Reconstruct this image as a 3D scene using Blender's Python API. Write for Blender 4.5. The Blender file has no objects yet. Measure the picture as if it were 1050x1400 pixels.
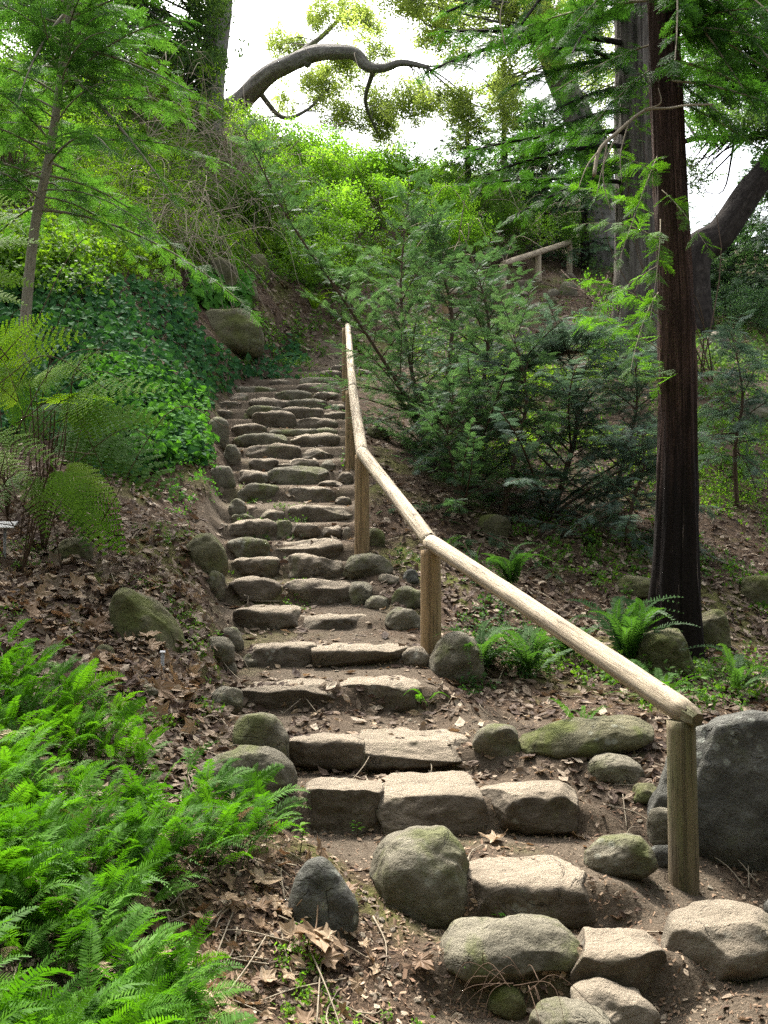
import bpy, math, random
import numpy as np
from mathutils import Vector, Matrix
R = math.radians
SC = bpy.context.scene

# ------------------------------------------------------------------ camera
CAM = np.array([0.0, 0.0, 1.6]); FPX = 1374.0; PITCH = math.atan(80 / 1374.0)
cd = bpy.data.cameras.new("camera"); cam = bpy.data.objects.new("camera", cd); SC.collection.objects.link(cam)
cam.location = CAM.tolist(); cam.rotation_euler = (R(90) + PITCH, 0, 0)
cd.sensor_fit = 'VERTICAL'; cd.sensor_height = 36; cd.lens = FPX / 1400 * 36
cd.clip_start = 0.05; cd.clip_end = 500; SC.camera = cam
# ------------------------------------------------------------------ sky, sun, exposure
SUN_EL, SUN_AZ = R(58), R(-22)          # azimuth from +Y towards +X
w = bpy.data.worlds.new("World"); SC.world = w; w.use_nodes = True
wn, wl = w.node_tree.nodes, w.node_tree.links
bg = wn['Background']; sky = wn.new('ShaderNodeTexSky'); sky.sky_type = 'NISHITA'
sky.sun_disc = False; sky.sun_elevation = SUN_EL; sky.sun_rotation = SUN_AZ
sky.air_density = 1.0; sky.dust_density = 6.0; sky.ozone_density = 1.0
hs = wn.new('ShaderNodeHueSaturation'); hs.inputs['Saturation'].default_value = 0.35
wl.new(sky.outputs[0], hs.inputs['Color']); wl.new(hs.outputs[0], bg.inputs['Color'])
bg.inputs['Strength'].default_value = 0.15
sd = bpy.data.lights.new("sun", 'SUN'); sd.energy = 3.2; sd.angle = R(8.0); sd.color = (1.0, 0.95, 0.86)
sun = bpy.data.objects.new("sun", sd); SC.collection.objects.link(sun)
sdir = Vector((math.sin(SUN_AZ) * math.cos(SUN_EL), math.cos(SUN_AZ) * math.cos(SUN_EL), math.sin(SUN_EL)))
sun.rotation_euler = (-sdir).to_track_quat('-Z', 'Y').to_euler(); sun.location = (0, 0, 30)
SC.view_settings.view_transform = 'Standard'; SC.view_settings.look = 'None'
SC.view_settings.exposure = 1.85; SC.view_settings.gamma = 1.0
SC.render.engine = 'CYCLES'
SC.cycles.max_bounces = 8; SC.cycles.transmission_bounces = 4; SC.cycles.diffuse_bounces = 4
SC.cycles.use_denoising = False
SC.cycles.caustics_reflective = False; SC.cycles.caustics_refractive = False

# ------------------------------------------------------------------ pixel <-> world
_c, _s = math.cos(PITCH), math.sin(PITCH)
def rays(px, py):
    px = np.asarray(px, float); py = np.asarray(py, float)
    a = (px - 525) / FPX; b = (700 - py) / FPX
    y = _c - b * _s; z = _s + b * _c
    return a / y, z / y                       # x and z per metre of Y
def at(px, py, Y):
    a, b = rays(px, py)
    return np.array([a * Y, Y + 0 * a, 1.6 + b * Y]).T
def project(P):
    x = P[:, 0]; y = P[:, 1]; z = P[:, 2] - 1.6
    d = y * _c + z * _s; u = -y * _s + z * _c
    d = np.maximum(d, 1e-3)
    return 525 + FPX * x / d, 700 - FPX * u / d

# ------------------------------------------------------------------ numpy noise
_rs = np.random.RandomState(7); _perm = _rs.rand(64, 64, 64).astype(np.float32)
def vnoise(P):
    P = np.asarray(P, float); i = np.floor(P).astype(int); f = P - i; f = f * f * (3 - 2 * f); i &= 63; j = (i + 1) & 63
    x0, y0, z0 = i.T; x1, y1, z1 = j.T; fx, fy, fz = f.T; g = _perm
    a = g[x0, y0, z0] * (1 - fx) + g[x1, y0, z0] * fx; b = g[x0, y1, z0] * (1 - fx) + g[x1, y1, z0] * fx
    c = g[x0, y0, z1] * (1 - fx) + g[x1, y0, z1] * fx; d = g[x0, y1, z1] * (1 - fx) + g[x1, y1, z1] * fx
    return ((a * (1 - fy) + b * fy) * (1 - fz) + (c * (1 - fy) + d * fy) * fz) * 2 - 1
def fbm(P, o=4):
    P = np.asarray(P, float); r = 0; a = 1.0
    for k in range(o): r = r + a * vnoise(P * 2 ** k + 17.3 * k); a *= 0.5
    return r

# ------------------------------------------------------------------ mesh helpers
def link(o, parent=None):
    SC.collection.objects.link(o)
    if parent is not None: o.parent = parent
    return o
def mk(name, V, F, mat, parent=None, smooth=True, rnd=None, uv=None, attrs=None):
    """F: list of (n,k) int arrays"""
    me = bpy.data.meshes.new(name); V = np.asarray(V, np.float32)
    F = [np.asarray(f, np.int32) for f in F if len(f)]
    me.vertices.add(len(V)); me.vertices.foreach_set('co', V.ravel())
    L = np.concatenate([f.ravel() for f in F]); cnt = np.concatenate([np.full(len(f), f.shape[1]) for f in F])
    me.loops.add(len(L)); me.loops.foreach_set('vertex_index', L)
    me.polygons.add(len(cnt)); st = np.concatenate([[0], np.cumsum(cnt)[:-1]]).astype(np.int32)
    me.polygons.foreach_set('loop_start', st)
    me.polygons.foreach_set('use_smooth', np.full(len(cnt), smooth))
    if uv is not None:
        u = me.uv_layers.new(name='UVMap'); u.data.foreach_set('uv', np.asarray(uv, np.float32)[L].ravel())
    if rnd is not None:
        a = me.attributes.new('rnd', 'FLOAT', 'POINT'); a.data.foreach_set('value', np.asarray(rnd, np.float32))
    for k, v in (attrs or {}).items():
        a = me.attributes.new(k, 'FLOAT', 'POINT'); a.data.foreach_set('value', np.asarray(v, np.float32))
    me.update(calc_edges=True); me.validate()
    me.materials.append(mat)
    return link(bpy.data.objects.new(name, me), parent)
class MB:
    def __init__(s): s.V = []; s.T = []; s.Q = []; s.R = []; s.U = []; s.n = 0
    def add(s, V, T=None, Q=None, r=0.0, uv=None):
        V = np.asarray(V, float)
        if T is not None and len(T): s.T.append(np.asarray(T) + s.n)
        if Q is not None and len(Q): s.Q.append(np.asarray(Q) + s.n)
        s.V.append(V); s.R.append(np.full(len(V), r) if np.isscalar(r) else r)
        s.U.append(np.zeros((len(V), 2)) if uv is None else uv); s.n += len(V)
    def build(s, name, mat, parent=None, smooth=True, origin=None):
        V = np.concatenate(s.V)
        if origin is not None: V = V - np.asarray(origin)
        F = []
        if s.T: F.append(np.concatenate(s.T))
        if s.Q: F.append(np.concatenate(s.Q))
        o = mk(name, V, F, mat, parent, smooth, np.concatenate(s.R), np.concatenate(s.U))
        if origin is not None and parent is None: o.location = origin
        return o
def nrm(v): return v / np.maximum(np.linalg.norm(v, axis=-1, keepdims=True), 1e-9)
def frames(D, U, s):
    """columns X=D, Y, Z~U scaled by s -> (n,3,3)"""
    X = nrm(D); Y = nrm(np.cross(U, X)); Z = np.cross(X, Y)
    M = np.stack([X, Y, Z], axis=2)
    return M * np.asarray(s).reshape(-1, 1, 1)
def replicate(mb, temps, M, P, rng, r=None):
    n = len(P); which = rng.randint(0, len(temps), n)
    if r is None: r = rng.rand(n)
    for k, (V, T, Q) in enumerate(temps):
        I = np.where(which == k)[0]
        if not len(I): continue
        W = np.einsum('nij,vj->nvi', M[I], V) + P[I][:, None, :]
        off = (np.arange(len(I)) * len(V))[:, None, None]
        TT = (np.asarray(T)[None] + off).reshape(-1, 3) if len(T) else None
        QQ = (np.asarray(Q)[None] + off).reshape(-1, 4) if len(Q) else None
        mb.add(W.reshape(-1, 3), TT, QQ, np.repeat(r[I], len(V)))
def smoothpath(pts, n):
    pts = np.asarray(pts, float)
    if len(pts) < 3:
        t = np.linspace(0, 1, n)[:, None]; return pts[0] * (1 - t) + pts[-1] * t
    P = np.vstack([2 * pts[0] - pts[1], pts, 2 * pts[-1] - pts[-2]]); m = len(pts) - 1
    u = np.linspace(0, m, n); i = np.minimum(u.astype(int), m - 1); t = (u - i)[:, None]
    a, b, c, d = P[i], P[i + 1], P[i + 2], P[i + 3]
    return 0.5 * ((2 * b) + (c - a) * t + (2 * a - 5 * b + 4 * c - d) * t ** 2 + (3 * b - a - 3 * c + d) * t ** 3)
def tube(path, rad, seg=8, disp=None, cap=True):
    """path (n,3), rad (n,), disp(u along metres, angle array)->radius factor"""
    path = np.asarray(path, float); n = len(path); rad = np.broadcast_to(np.asarray(rad, float), (n,))
    T = nrm(np.gradient(path, axis=0)); N = np.zeros_like(T)
    a = np.array([0, 0, 1.0]) if abs(T[0][2]) < .9 else np.array([1.0, 0, 0])
    N[0] = nrm(np.cross(a, T[0]))
    for i in range(1, n): N[i] = nrm(N[i - 1] - T[i] * np.dot(N[i - 1], T[i]))
    B = np.cross(T, N); th = np.linspace(0, 2 * math.pi, seg, endpoint=False)
    Ls = np.concatenate([[0], np.cumsum(np.linalg.norm(np.diff(path, axis=0), axis=1))])
    rr = rad[:, None] * np.ones(seg)
    if disp is not None:
        LL, TH = np.meshgrid(Ls, th, indexing='ij'); rr = rr * disp(LL, TH, rad[:, None])
    V = path[:, None] + rr[..., None] * (np.cos(th)[None, :, None] * N[:, None] + np.sin(th)[None, :, None] * B[:, None])
    V = V.reshape(-1, 3); i = np.arange(n - 1)[:, None] * seg; j = np.arange(seg)[None]; k = (j + 1) % seg
    Q = np.stack([i + j, i + k, i + seg + k, i + seg + j], axis=2).reshape(-1, 4)
    uv = np.stack(np.broadcast_arrays(Ls[:, None], (th / 6.2832)[None]), axis=2).reshape(-1, 2)
    Tt = []
    if cap:
        V = np.vstack([V, path[0], path[-1]]); uv = np.vstack([uv, [Ls[0], 0], [Ls[-1], 0]])
        for q in range(seg):
            Tt.append((len(V) - 2, (q + 1) % seg, q)); Tt.append((len(V) - 1, (n - 1) * seg + q, (n - 1) * seg + (q + 1) % seg))
    return V, np.array(Tt).reshape(-1, 3).astype(int), Q, uv
def tag(o, label, cat, group=None, kind=None):
    if label: o['label'] = label
    if cat: o['category'] = cat
    if group: o['group'] = group
    if kind: o['kind'] = kind
    return o
def empty(name, loc):
    o = bpy.data.objects.new(name, None); o.location = [float(v) for v in loc]; o.empty_display_size = .2
    SC.collection.objects.link(o); return o
def settle(root, *kids):
    """children were built in world space: move them into the root's space"""
    L = np.array(root.location)
    for k in kids:
        me = k.data; n = len(me.vertices); a = np.empty(n * 3, np.float32); me.vertices.foreach_get('co', a)
        a = a.reshape(-1, 3) - L; me.vertices.foreach_set('co', a.ravel().astype(np.float32)); k.parent = root; me.update()

# ------------------------------------------------------------------ materials
def mat(name):
    m = bpy.data.materials.new(name); m.use_nodes = True; nt = m.node_tree
    return m, nt, nt.nodes['Principled BSDF'], nt.nodes['Material Output']
def N(nt, t, **k):
    n = nt.nodes.new(t)
    for a, b in k.items():
        if a.startswith('i_'): n.inputs[a[2:].replace('_', ' ')].default_value = b
        else: setattr(n, a, b)
    return n
def ramp(nt, fac, stops):
    r = nt.nodes.new('ShaderNodeValToRGB'); e = r.color_ramp.elements
    while len(e) < len(stops): e.new(0.5)
    for q, (p, c) in zip(e, stops):
        q.position = p; q.color = (*c, 1) if len(c) == 3 else c
    nt.links.new(fac, r.inputs['Fac']); return r.outputs['Color']
def noise(nt, scale, detail=5, rough=.55, vec=None, dist=0.0):
    n = nt.nodes.new('ShaderNodeTexNoise'); n.inputs['Scale'].default_value = scale; n.inputs['Detail'].default_value = detail
    n.inputs['Roughness'].default_value = rough; n.inputs['Distortion'].default_value = dist
    if vec is not None: nt.links.new(vec, n.inputs['Vector'])
    return n.outputs['Fac']
def mix(nt, f, a, b, mode='MIX'):
    m = nt.nodes.new('ShaderNodeMix'); m.data_type = 'RGBA'; m.blend_type = mode
    for s, v in ((0, f), (6, a), (7, b)):
        if isinstance(v, (int, float)): m.inputs[s].default_value = v
        elif isinstance(v, tuple): m.inputs[s].default_value = (*v, 1)
        else: nt.links.new(v, m.inputs[s])
    return m.outputs[2]
def mth(nt, op, a, b=0.0, clamp=False):
    m = nt.nodes.new('ShaderNodeMath'); m.operation = op; m.use_clamp = clamp
    for s, v in ((0, a), (1, b)):
        if isinstance(v, (int, float)): m.inputs[s].default_value = v
        else: nt.links.new(v, m.inputs[s])
    return m.outputs[0]
def mapr(nt, v, a, b, c=0.0, d=1.0):
    m = nt.nodes.new('ShaderNodeMapRange'); nt.links.new(v, m.inputs[0])
    for i, x in enumerate((a, b, c, d)): m.inputs[i + 1].default_value = x
    return m.outputs[0]
def bump(nt, bsdf, hgt, strength=.5, dist=.02):
    b = nt.nodes.new('ShaderNodeBump'); b.inputs['Strength'].default_value = strength; b.inputs['Distance'].default_value = dist
    nt.links.new(hgt, b.inputs['Height']); nt.links.new(b.outputs[0], bsdf.inputs['Normal'])
def geo_pos(nt): return nt.nodes.new('ShaderNodeNewGeometry').outputs['Position']
def attr(nt, name):
    a = nt.nodes.new('ShaderNodeAttribute'); a.attribute_name = name; return a.outputs['Fac']

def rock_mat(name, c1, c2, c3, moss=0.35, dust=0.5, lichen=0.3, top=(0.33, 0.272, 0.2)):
    m, nt, b, o = mat(name)
    tc = nt.nodes.new('ShaderNodeTexCoord').outputs['Object']
    oi = nt.nodes.new('ShaderNodeObjectInfo').outputs['Random']
    vm = nt.nodes.new('ShaderNodeVectorMath'); vm.operation = 'ADD'; nt.links.new(tc, vm.inputs[0])
    cx = nt.nodes.new('ShaderNodeCombineXYZ'); s = mth(nt, 'MULTIPLY', oi, 37.0); nt.links.new(s, cx.inputs[0]); nt.links.new(s, cx.inputs[1])
    nt.links.new(cx.outputs[0], vm.inputs[1]); v = vm.outputs[0]
    n1 = noise(nt, 5, 8, .62, v, .4); n2 = noise(nt, 38, 6, .7, v); n3 = noise(nt, 150, 3, .6, v)
    col = ramp(nt, n1, [(.28, c1), (.5, c2), (.72, c3)])
    col = mix(nt, mapr(nt, n2, .35, .75, 0, .5), col, tuple(x * .55 for x in c1))
    col = mix(nt, mapr(nt, oi, 0, 1, 0, .45), col, tuple(x * .75 for x in c2))
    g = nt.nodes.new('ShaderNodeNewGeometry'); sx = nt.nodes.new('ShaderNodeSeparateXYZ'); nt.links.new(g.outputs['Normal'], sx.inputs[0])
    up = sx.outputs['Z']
    st_ = noise(nt, 2.2, 5, .6, v, 1.2); col = mix(nt, mapr(nt, st_, .5, .62, 0, .45), col, tuple(x * .5 for x in c1))
    col = mix(nt, mapr(nt, noise(nt, 75, 3, .6, v), .58, .7, 0, .18), col, tuple(min(1, x * 1.3) for x in c3))
    # moss in patches
    nm = noise(nt, 3.1, 7, .65, v, .6)
    mf = mth(nt, 'MULTIPLY', mapr(nt, nm, .62 - .25 * moss, .75 - .25 * moss), mapr(nt, up, -.4, .5, .3, 1))
    mf = mth(nt, 'MULTIPLY', mf, min(1.0, moss * 1.6))
    col = mix(nt, mf, col, mix(nt, n2, (0.055, 0.07, 0.014), (0.13, 0.14, 0.035)))
    # pale lichen spots
    vo = nt.nodes.new('ShaderNodeTexVoronoi'); vo.inputs['Scale'].default_value = 17; nt.links.new(v, vo.inputs['Vector'])
    lf = mth(nt, 'MULTIPLY', mapr(nt, vo.outputs['Distance'], .36, .24), mapr(nt, noise(nt, 2.4, 3, .5, v), .6 - .16 * lichen, .68 - .16 * lichen))
    lf = mth(nt, 'MULTIPLY', lf, mapr(nt, n2, .4, .6, .2, lichen))
    col = mix(nt, lf, col, (0.40, 0.42, 0.36))
    # trodden soil film on what lies level
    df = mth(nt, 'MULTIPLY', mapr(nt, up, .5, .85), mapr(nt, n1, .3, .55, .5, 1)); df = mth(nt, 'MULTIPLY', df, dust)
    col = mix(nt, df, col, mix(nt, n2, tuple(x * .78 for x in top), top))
    nt.links.new(col, b.inputs['Base Color']); b.inputs['Roughness'].default_value = .88
    b.inputs['Specular IOR Level'].default_value = .25
    nd = noise(nt, 2.6, 4, .55, v, 1.6); crack = mth(nt, 'MULTIPLY', mapr(nt, mth(nt, 'ABSOLUTE', mth(nt, 'SUBTRACT', nd, .5)), 0, .012, -.8, 0), mapr(nt, n1, .52, .62))
    col2 = mix(nt, mapr(nt, crack, 0, -.8, 0, .6), col, tuple(x * .3 for x in c1)); nt.links.new(col2, b.inputs['Base Color'])
    h = mth(nt, 'ADD', mth(nt, 'MULTIPLY', n2, 1.1), mth(nt, 'ADD', mth(nt, 'MULTIPLY', n3, .2), mth(nt, 'ADD', crack, mth(nt, 'MULTIPLY', n1, 1.6))))
    bump(nt, b, h, .9, .03)
    return m
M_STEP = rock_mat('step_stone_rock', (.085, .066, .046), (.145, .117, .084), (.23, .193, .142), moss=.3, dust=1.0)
M_BOULD = rock_mat('boulder_rock', (.10, .09, .062), (.175, .155, .11), (.27, .245, .175), moss=.55, dust=.15, top=(.36, .33, .26))
M_MOSSY = rock_mat('mossy_rock', (.085, .08, .045), (.13, .12, .065), (.20, .18, .105), moss=.6, dust=.0)
M_GREY = rock_mat('grey_rock', (.07, .068, .058), (.12, .118, .10), (.20, .195, .17), moss=.25, dust=.0, lichen=.7)
M_TAN = rock_mat('tan_rock', (.16, .13, .095), (.23, .195, .145), (.33, .29, .22), moss=.2, dust=.6)

def ground_mat():
    m, nt, b, o = mat('soil'); p = geo_pos(nt)
    pth = attr(nt, 'path'); mo = attr(nt, 'moss')
    n1 = noise(nt, 1.7, 8, .6, p); n2 = noise(nt, 22, 7, .7, p); n3 = noise(nt, 95, 4, .65, p)
    trod = mix(nt, n1, (.066, .051, .036), (.13, .102, .073)); trod = mix(nt, mapr(nt, n2, .42, .7, 0, .6), trod, (.19, .155, .115))
    trod = mix(nt, mapr(nt, n3, .55, .7, 0, .5), trod, (.06, .04, .028))
    duff = ramp(nt, n2, [(.3, (.03, .02, .014)), (.48, (.065, .043, .028)), (.6, (.12, .082, .052)), (.72, (.2, .15, .10))])
    duff = mix(nt, mapr(nt, n1, .35, .7, 0, .55), duff, (.07, .05, .036))
    col = mix(nt, pth, duff, trod)
    col = mix(nt, mth(nt, 'MULTIPLY', mo, mapr(nt, n2, .3, .6)), col, mix(nt, n3, (.05, .075, .012), (.16, .19, .03)))
    nt.links.new(col, b.inputs['Base Color']); b.inputs['Roughness'].default_value = .95; b.inputs['Specular IOR Level'].default_value = .1
    bump(nt, b, mth(nt, 'ADD', n2, mth(nt, 'MULTIPLY', n3, .6)), .9, .03)
    return m
M_SOIL = ground_mat()

def log_mat(name, ca, cb, dark, green=0.0, endtint=False):
    m, nt, b, o = mat(name)
    uvn = nt.nodes.new('ShaderNodeUVMap').outputs[0]; mp = nt.nodes.new('ShaderNodeMapping'); nt.links.new(uvn, mp.inputs[0])
    mp.inputs['Scale'].default_value = (1.2, 22, 1)
    mp2 = nt.nodes.new('ShaderNodeMapping'); nt.links.new(uvn, mp2.inputs[0]); mp2.inputs['Scale'].default_value = (.8, 3.0, 1)
    oi = nt.nodes.new('ShaderNodeObjectInfo').outputs['Random']; cx = nt.nodes.new('ShaderNodeCombineXYZ')
    nt.links.new(mth(nt, 'MULTIPLY', oi, 40.), cx.inputs[0]); nt.links.new(cx.outputs[0], mp.inputs['Location']); nt.links.new(cx.outputs[0], mp2.inputs['Location'])
    grain = noise(nt, 2.2, 8, .65, mp.outputs[0], .6); blot = noise(nt, 3, 6, .6, mp2.outputs[0])
    col = mix(nt, grain, ca, cb); col = mix(nt, mapr(nt, blot, .46, .72, 0, .75), col, dark)
    wv = mapr(nt, noise(nt, 1.1, 2, .5, mp.outputs[0], .3), .5, .515); wv2 = mapr(nt, noise(nt, 1.1, 2, .5, mp.outputs[0], .3), .53, .515)
    crack = mth(nt, 'MULTIPLY', mth(nt, 'MULTIPLY', wv, wv2), mapr(nt, blot, .45, .6))
    col = mix(nt, crack, col, tuple(x * .25 for x in dark))
    vo = nt.nodes.new('ShaderNodeTexVoronoi'); vo.inputs['Scale'].default_value = 2.6
    mp3 = nt.nodes.new('ShaderNodeMapping'); nt.links.new(uvn, mp3.inputs[0]); mp3.inputs['Scale'].default_value = (1.0, .42, 1); nt.links.new(cx.outputs[0], mp3.inputs['Location'])
    nt.links.new(mp3.outputs[0], vo.inputs['Vector'])
    knot = mapr(nt, vo.outputs['Distance'], .085, .05); col = mix(nt, mth(nt, 'MULTIPLY', knot, .7), col, tuple(x * .4 for x in dark))
    if green: 
        g = mth(nt, 'MULTIPLY', mapr(nt, noise(nt, 2, 4, .6, mp2.outputs[0]), .4, .65), green); col = mix(nt, g, col, (.12, .13, .05))
    nt.links.new(col, b.inputs['Base Color']); b.inputs['Roughness'].default_value = .75; b.inputs['Specular IOR Level'].default_value = .3
    bump(nt, b, mth(nt, 'SUBTRACT', mth(nt, 'ADD', mth(nt, 'MULTIPLY', grain, .8), mth(nt, 'MULTIPLY', blot, 1.5)), mth(nt, 'MULTIPLY', crack, 1.5)), .8, .014)
    return m
M_RAIL = log_mat('peeled_log', (.32, .25, .165), (.50, .42, .30), (.15, .105, .065))
M_POST = log_mat('weathered_post', (.25, .16, .08), (.38, .26, .14), (.13, .085, .045), .2)
M_POSTG = log_mat('green_stained_post', (.13, .10, .062), (.22, .175, .11), (.075, .062, .036), .7)
M_METAL = log_mat('grey_plate', (.3, .3, .3), (.4, .4, .4), (.2, .2, .2))

def bark_mat(name, a, b_, c, su=1.5, sv=14, st=.9, dist=.03, char=0):
    m, nt, b, o = mat(name)
    uvn = nt.nodes.new('ShaderNodeUVMap').outputs[0]; mp = nt.nodes.new('ShaderNodeMapping'); nt.links.new(uvn, mp.inputs[0])
    mp.inputs['Scale'].default_value = (su, sv, 1)
    n1 = noise(nt, 2.0, 8, .7, mp.outputs[0], .8); n2 = noise(nt, 1.3, 5, .6, geo_pos(nt))
    n3 = noise(nt, 45, 4, .6, geo_pos(nt))
    col = ramp(nt, n1, [(.32, a), (.5, b_), (.68, c)]); col = mix(nt, mapr(nt, n2, .45, .75, 0, .5), col, a)
    col = mix(nt, mapr(nt, n3, .5, .75, 0, .4), col, c)
    if char:   # an old ground fire charred the foot of the trunk
        sp = nt.nodes.new('ShaderNodeSeparateXYZ'); nt.links.new(uvn, sp.inputs[0])
        cf = mapr(nt, mth(nt, 'ADD', sp.outputs[0], mth(nt, 'MULTIPLY', n1, 1.4)), char, char + 1.3, .92, 0)
        streak = mapr(nt, n1, .60, .66); burnt = mix(nt, streak, (.012, .010, .009), (.16, .13, .11)); col = mix(nt, cf, col, burnt)
    nt.links.new(col, b.inputs['Base Color']); b.inputs['Roughness'].default_value = .95; b.inputs['Specular IOR Level'].default_value = .1
    bump(nt, b, mth(nt, 'ADD', n1, mth(nt, 'MULTIPLY', n3, .25)), st, dist)
    return m
M_RED = bark_mat('redwood_bark', (.015, .010, .008), (.06, .035, .027), (.165, .10, .08), .7, 13, 1, .06, char=2.1)
M_GBARK = bark_mat('grey_fissured_bark', (.05, .043, .038), (.12, .105, .09), (.22, .20, .175), .5, 16, 1, .07)
M_OAK = bark_mat('oak_bark', (.09, .083, .073), (.19, .178, .158), (.30, .285, .26), 3, 9, .9, .05)
M_DARKB = bark_mat('dark_bark', (.012, .010, .009), (.03, .025, .022), (.06, .052, .045), 3, 9, .9, .04)
M_SAPB = bark_mat('sapling_bark', (.14, .12, .09), (.23, .20, .15), (.33, .29, .22), 6, 6, .5, .01)
M_TWIG = bark_mat('dead_twig', (.17, .14, .10), (.27, .225, .165), (.38, .33, .25), 6, 6, .3, .005)
M_TWIGD = bark_mat('brown_twig', (.05, .033, .022), (.085, .058, .04), (.13, .09, .065), 6, 6, .3, .005)

def leaf_mat(name, stops, trans=.4, rough=.6, spec=.14, clump=1.2, tcol=None, cw=(.45, .2, .4)):
    m, nt, b, o = mat(name)
    r = attr(nt, 'rnd'); n = noise(nt, clump, 3, .5, geo_pos(nt)); isl = nt.nodes.new('ShaderNodeNewGeometry').outputs['Random Per Island']
    f = mth(nt, 'ADD', mth(nt, 'MULTIPLY', r, cw[0]), mth(nt, 'ADD', mth(nt, 'MULTIPLY', isl, cw[1]), mapr(nt, n, .3, .7, 0, cw[2])), True)
    k = len(stops); col = ramp(nt, f, [((i + .0) / max(k - 1, 1), c) for i, c in enumerate(stops)])
    nt.links.new(col, b.inputs['Base Color']); b.inputs['Roughness'].default_value = rough; b.inputs['Specular IOR Level'].default_value = spec
    t = nt.nodes.new('ShaderNodeBsdfTranslucent'); tc = mix(nt, 1.0, col, tcol or (1.5, 1.6, .6), 'MULTIPLY')
    nt.links.new(tc, t.inputs['Color'])
    ms = nt.nodes.new('ShaderNodeMixShader'); ms.inputs[0].default_value = trans
    nt.links.new(b.outputs[0], ms.inputs[1]); nt.links.new(t.outputs[0], ms.inputs[2]); nt.links.new(ms.outputs[0], o.inputs['Surface'])
    return m
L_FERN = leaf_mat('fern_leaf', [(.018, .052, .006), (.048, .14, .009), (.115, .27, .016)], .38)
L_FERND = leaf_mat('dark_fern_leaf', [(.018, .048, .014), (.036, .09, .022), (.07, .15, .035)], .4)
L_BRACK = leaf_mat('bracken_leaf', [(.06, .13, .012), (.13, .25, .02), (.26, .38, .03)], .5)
L_BRACKD = leaf_mat('dark_bracken_leaf', [(.03, .08, .012), (.06, .14, .018), (.12, .2, .025)], .45)  # darker green than the other bracken leaves
L_IVY = leaf_mat('ivy_leaf', [(.018, .055, .022), (.03, .095, .035), (.06, .15, .045)], .25, .75, .05)
L_IVYL = leaf_mat('bright_ivy_leaf', [(.035, .11, .025), (.07, .2, .03), (.12, .29, .04)], .35, .75, .06)
L_FIR = leaf_mat('fir_needle', [(.036, .07, .037), (.07, .125, .066), (.14, .21, .115)], .36, .6, .12, tcol=(1.2, 1.5, .7))
L_FIRB = leaf_mat('blue_green_needle', [(.055, .092, .072), (.10, .15, .115), (.17, .23, .175)], .36, .6, .12, tcol=(1.1, 1.3, .9))
L_REDN = leaf_mat('redwood_needle', [(.02, .055, .015), (.035, .10, .02), (.07, .17, .025)], .4)
L_REDNB = leaf_mat('light_redwood_needle', [(.045, .11, .015), (.08, .19, .02), (.13, .28, .03)], .5)
L_HEML = leaf_mat('young_conifer_needle', [(.03, .08, .025), (.055, .14, .032), (.10, .21, .045)], .45)
L_BRIGHT = leaf_mat('bright_shrub_leaf', [(.065, .15, .018), (.13, .26, .03), (.25, .41, .06)], .55)
L_LIME = leaf_mat('lime_creeper_leaf', [(.07, .14, .015), (.13, .24, .02), (.24, .36, .035)], .5)
L_MID = leaf_mat('understory_leaf', [(.035, .085, .015), (.07, .15, .02), (.13, .23, .03)], .45)
L_OAK = leaf_mat('oak_leaf', [(.13, .17, .07), (.215, .265, .11), (.32, .37, .18)], .68)
L_FARG = leaf_mat('far_leaf', [(.035, .07, .028), (.065, .12, .045), (.12, .19, .07)], .5)
L_DRY = leaf_mat('dry_leaf', [(.028, .019, .014), (.075, .048, .034), (.13, .098, .070), (.225, .17, .12), (.44, .37, .28)], .15, .7, .15, 5, (1.2, 1, .8), (.8, .05, .15))
L_DRYD = leaf_mat('pale_dry_leaf', [(.12, .07, .04), (.24, .165, .10), (.38, .29, .19)], .2, .6, .2, 9, (1.2, 1, .8), (.75, .05, .2))
L_CHIP = leaf_mat('chip', [(.05, .03, .02), (.14, .085, .055), (.26, .18, .12), (.45, .36, .26)], .0, .8, .1, 5)
# ------------------------------------------------------------------ terrain
ROWS = [(1300, 3.7), (1205, 4.2), (1088, 4.9), (1018, 5.5), (935, 6.2), (885, 6.85), (840, 7.45), (797, 7.95), (762, 8.35), (739, 8.75), (711, 9.15),
        (690, 9.5), (661, 9.95), (638, 10.35), (626, 10.75), (606, 11.15), (591, 11.6), (580, 12.0), (568, 12.45), (554, 12.95), (543, 13.4),
        (532, 13.85), (522, 14.35), (514, 14.85), (505, 15.4), (498, 15.9)]
EDGE = [(620, 920), (600, 830), (400, 800), (385, 660), (315, 585), (325, 570), (310, 520), (310, 520)] + [(308, 478)] * 5 + [(318, 475)] * 3 + [(305, 473)] * 5 + \
       [(315, 472), (325, 472), (345, 472), (365, 473), (385, 474)]
RY = np.array([r[1] for r in ROWS]); RZ = np.array([at(700, r[0], r[1])[2] for r in ROWS])
RB = np.empty_like(RZ); RB[0] = 0.0
for i in range(1, len(RZ)): RB[i] = max(RZ[i] - .17, RZ[i - 1] - .02) if i > 6 else [0, .12, .33, .50, .735, .95, 1.17][i]
CP = []
def cp(px, py, Y): CP.append(at(px, py, Y))
for i, (e, Y) in enumerate(ROWS):
    if i < 2 or i % 2 == 0 or i > 23:
        for j, x in enumerate(EDGE[i]):
            p = at(x, e, Y); p[2] = (RZ[i] + RB[i]) / 2 + (.04 if j == 0 and i > 3 else 0); CP.append(p)
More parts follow.
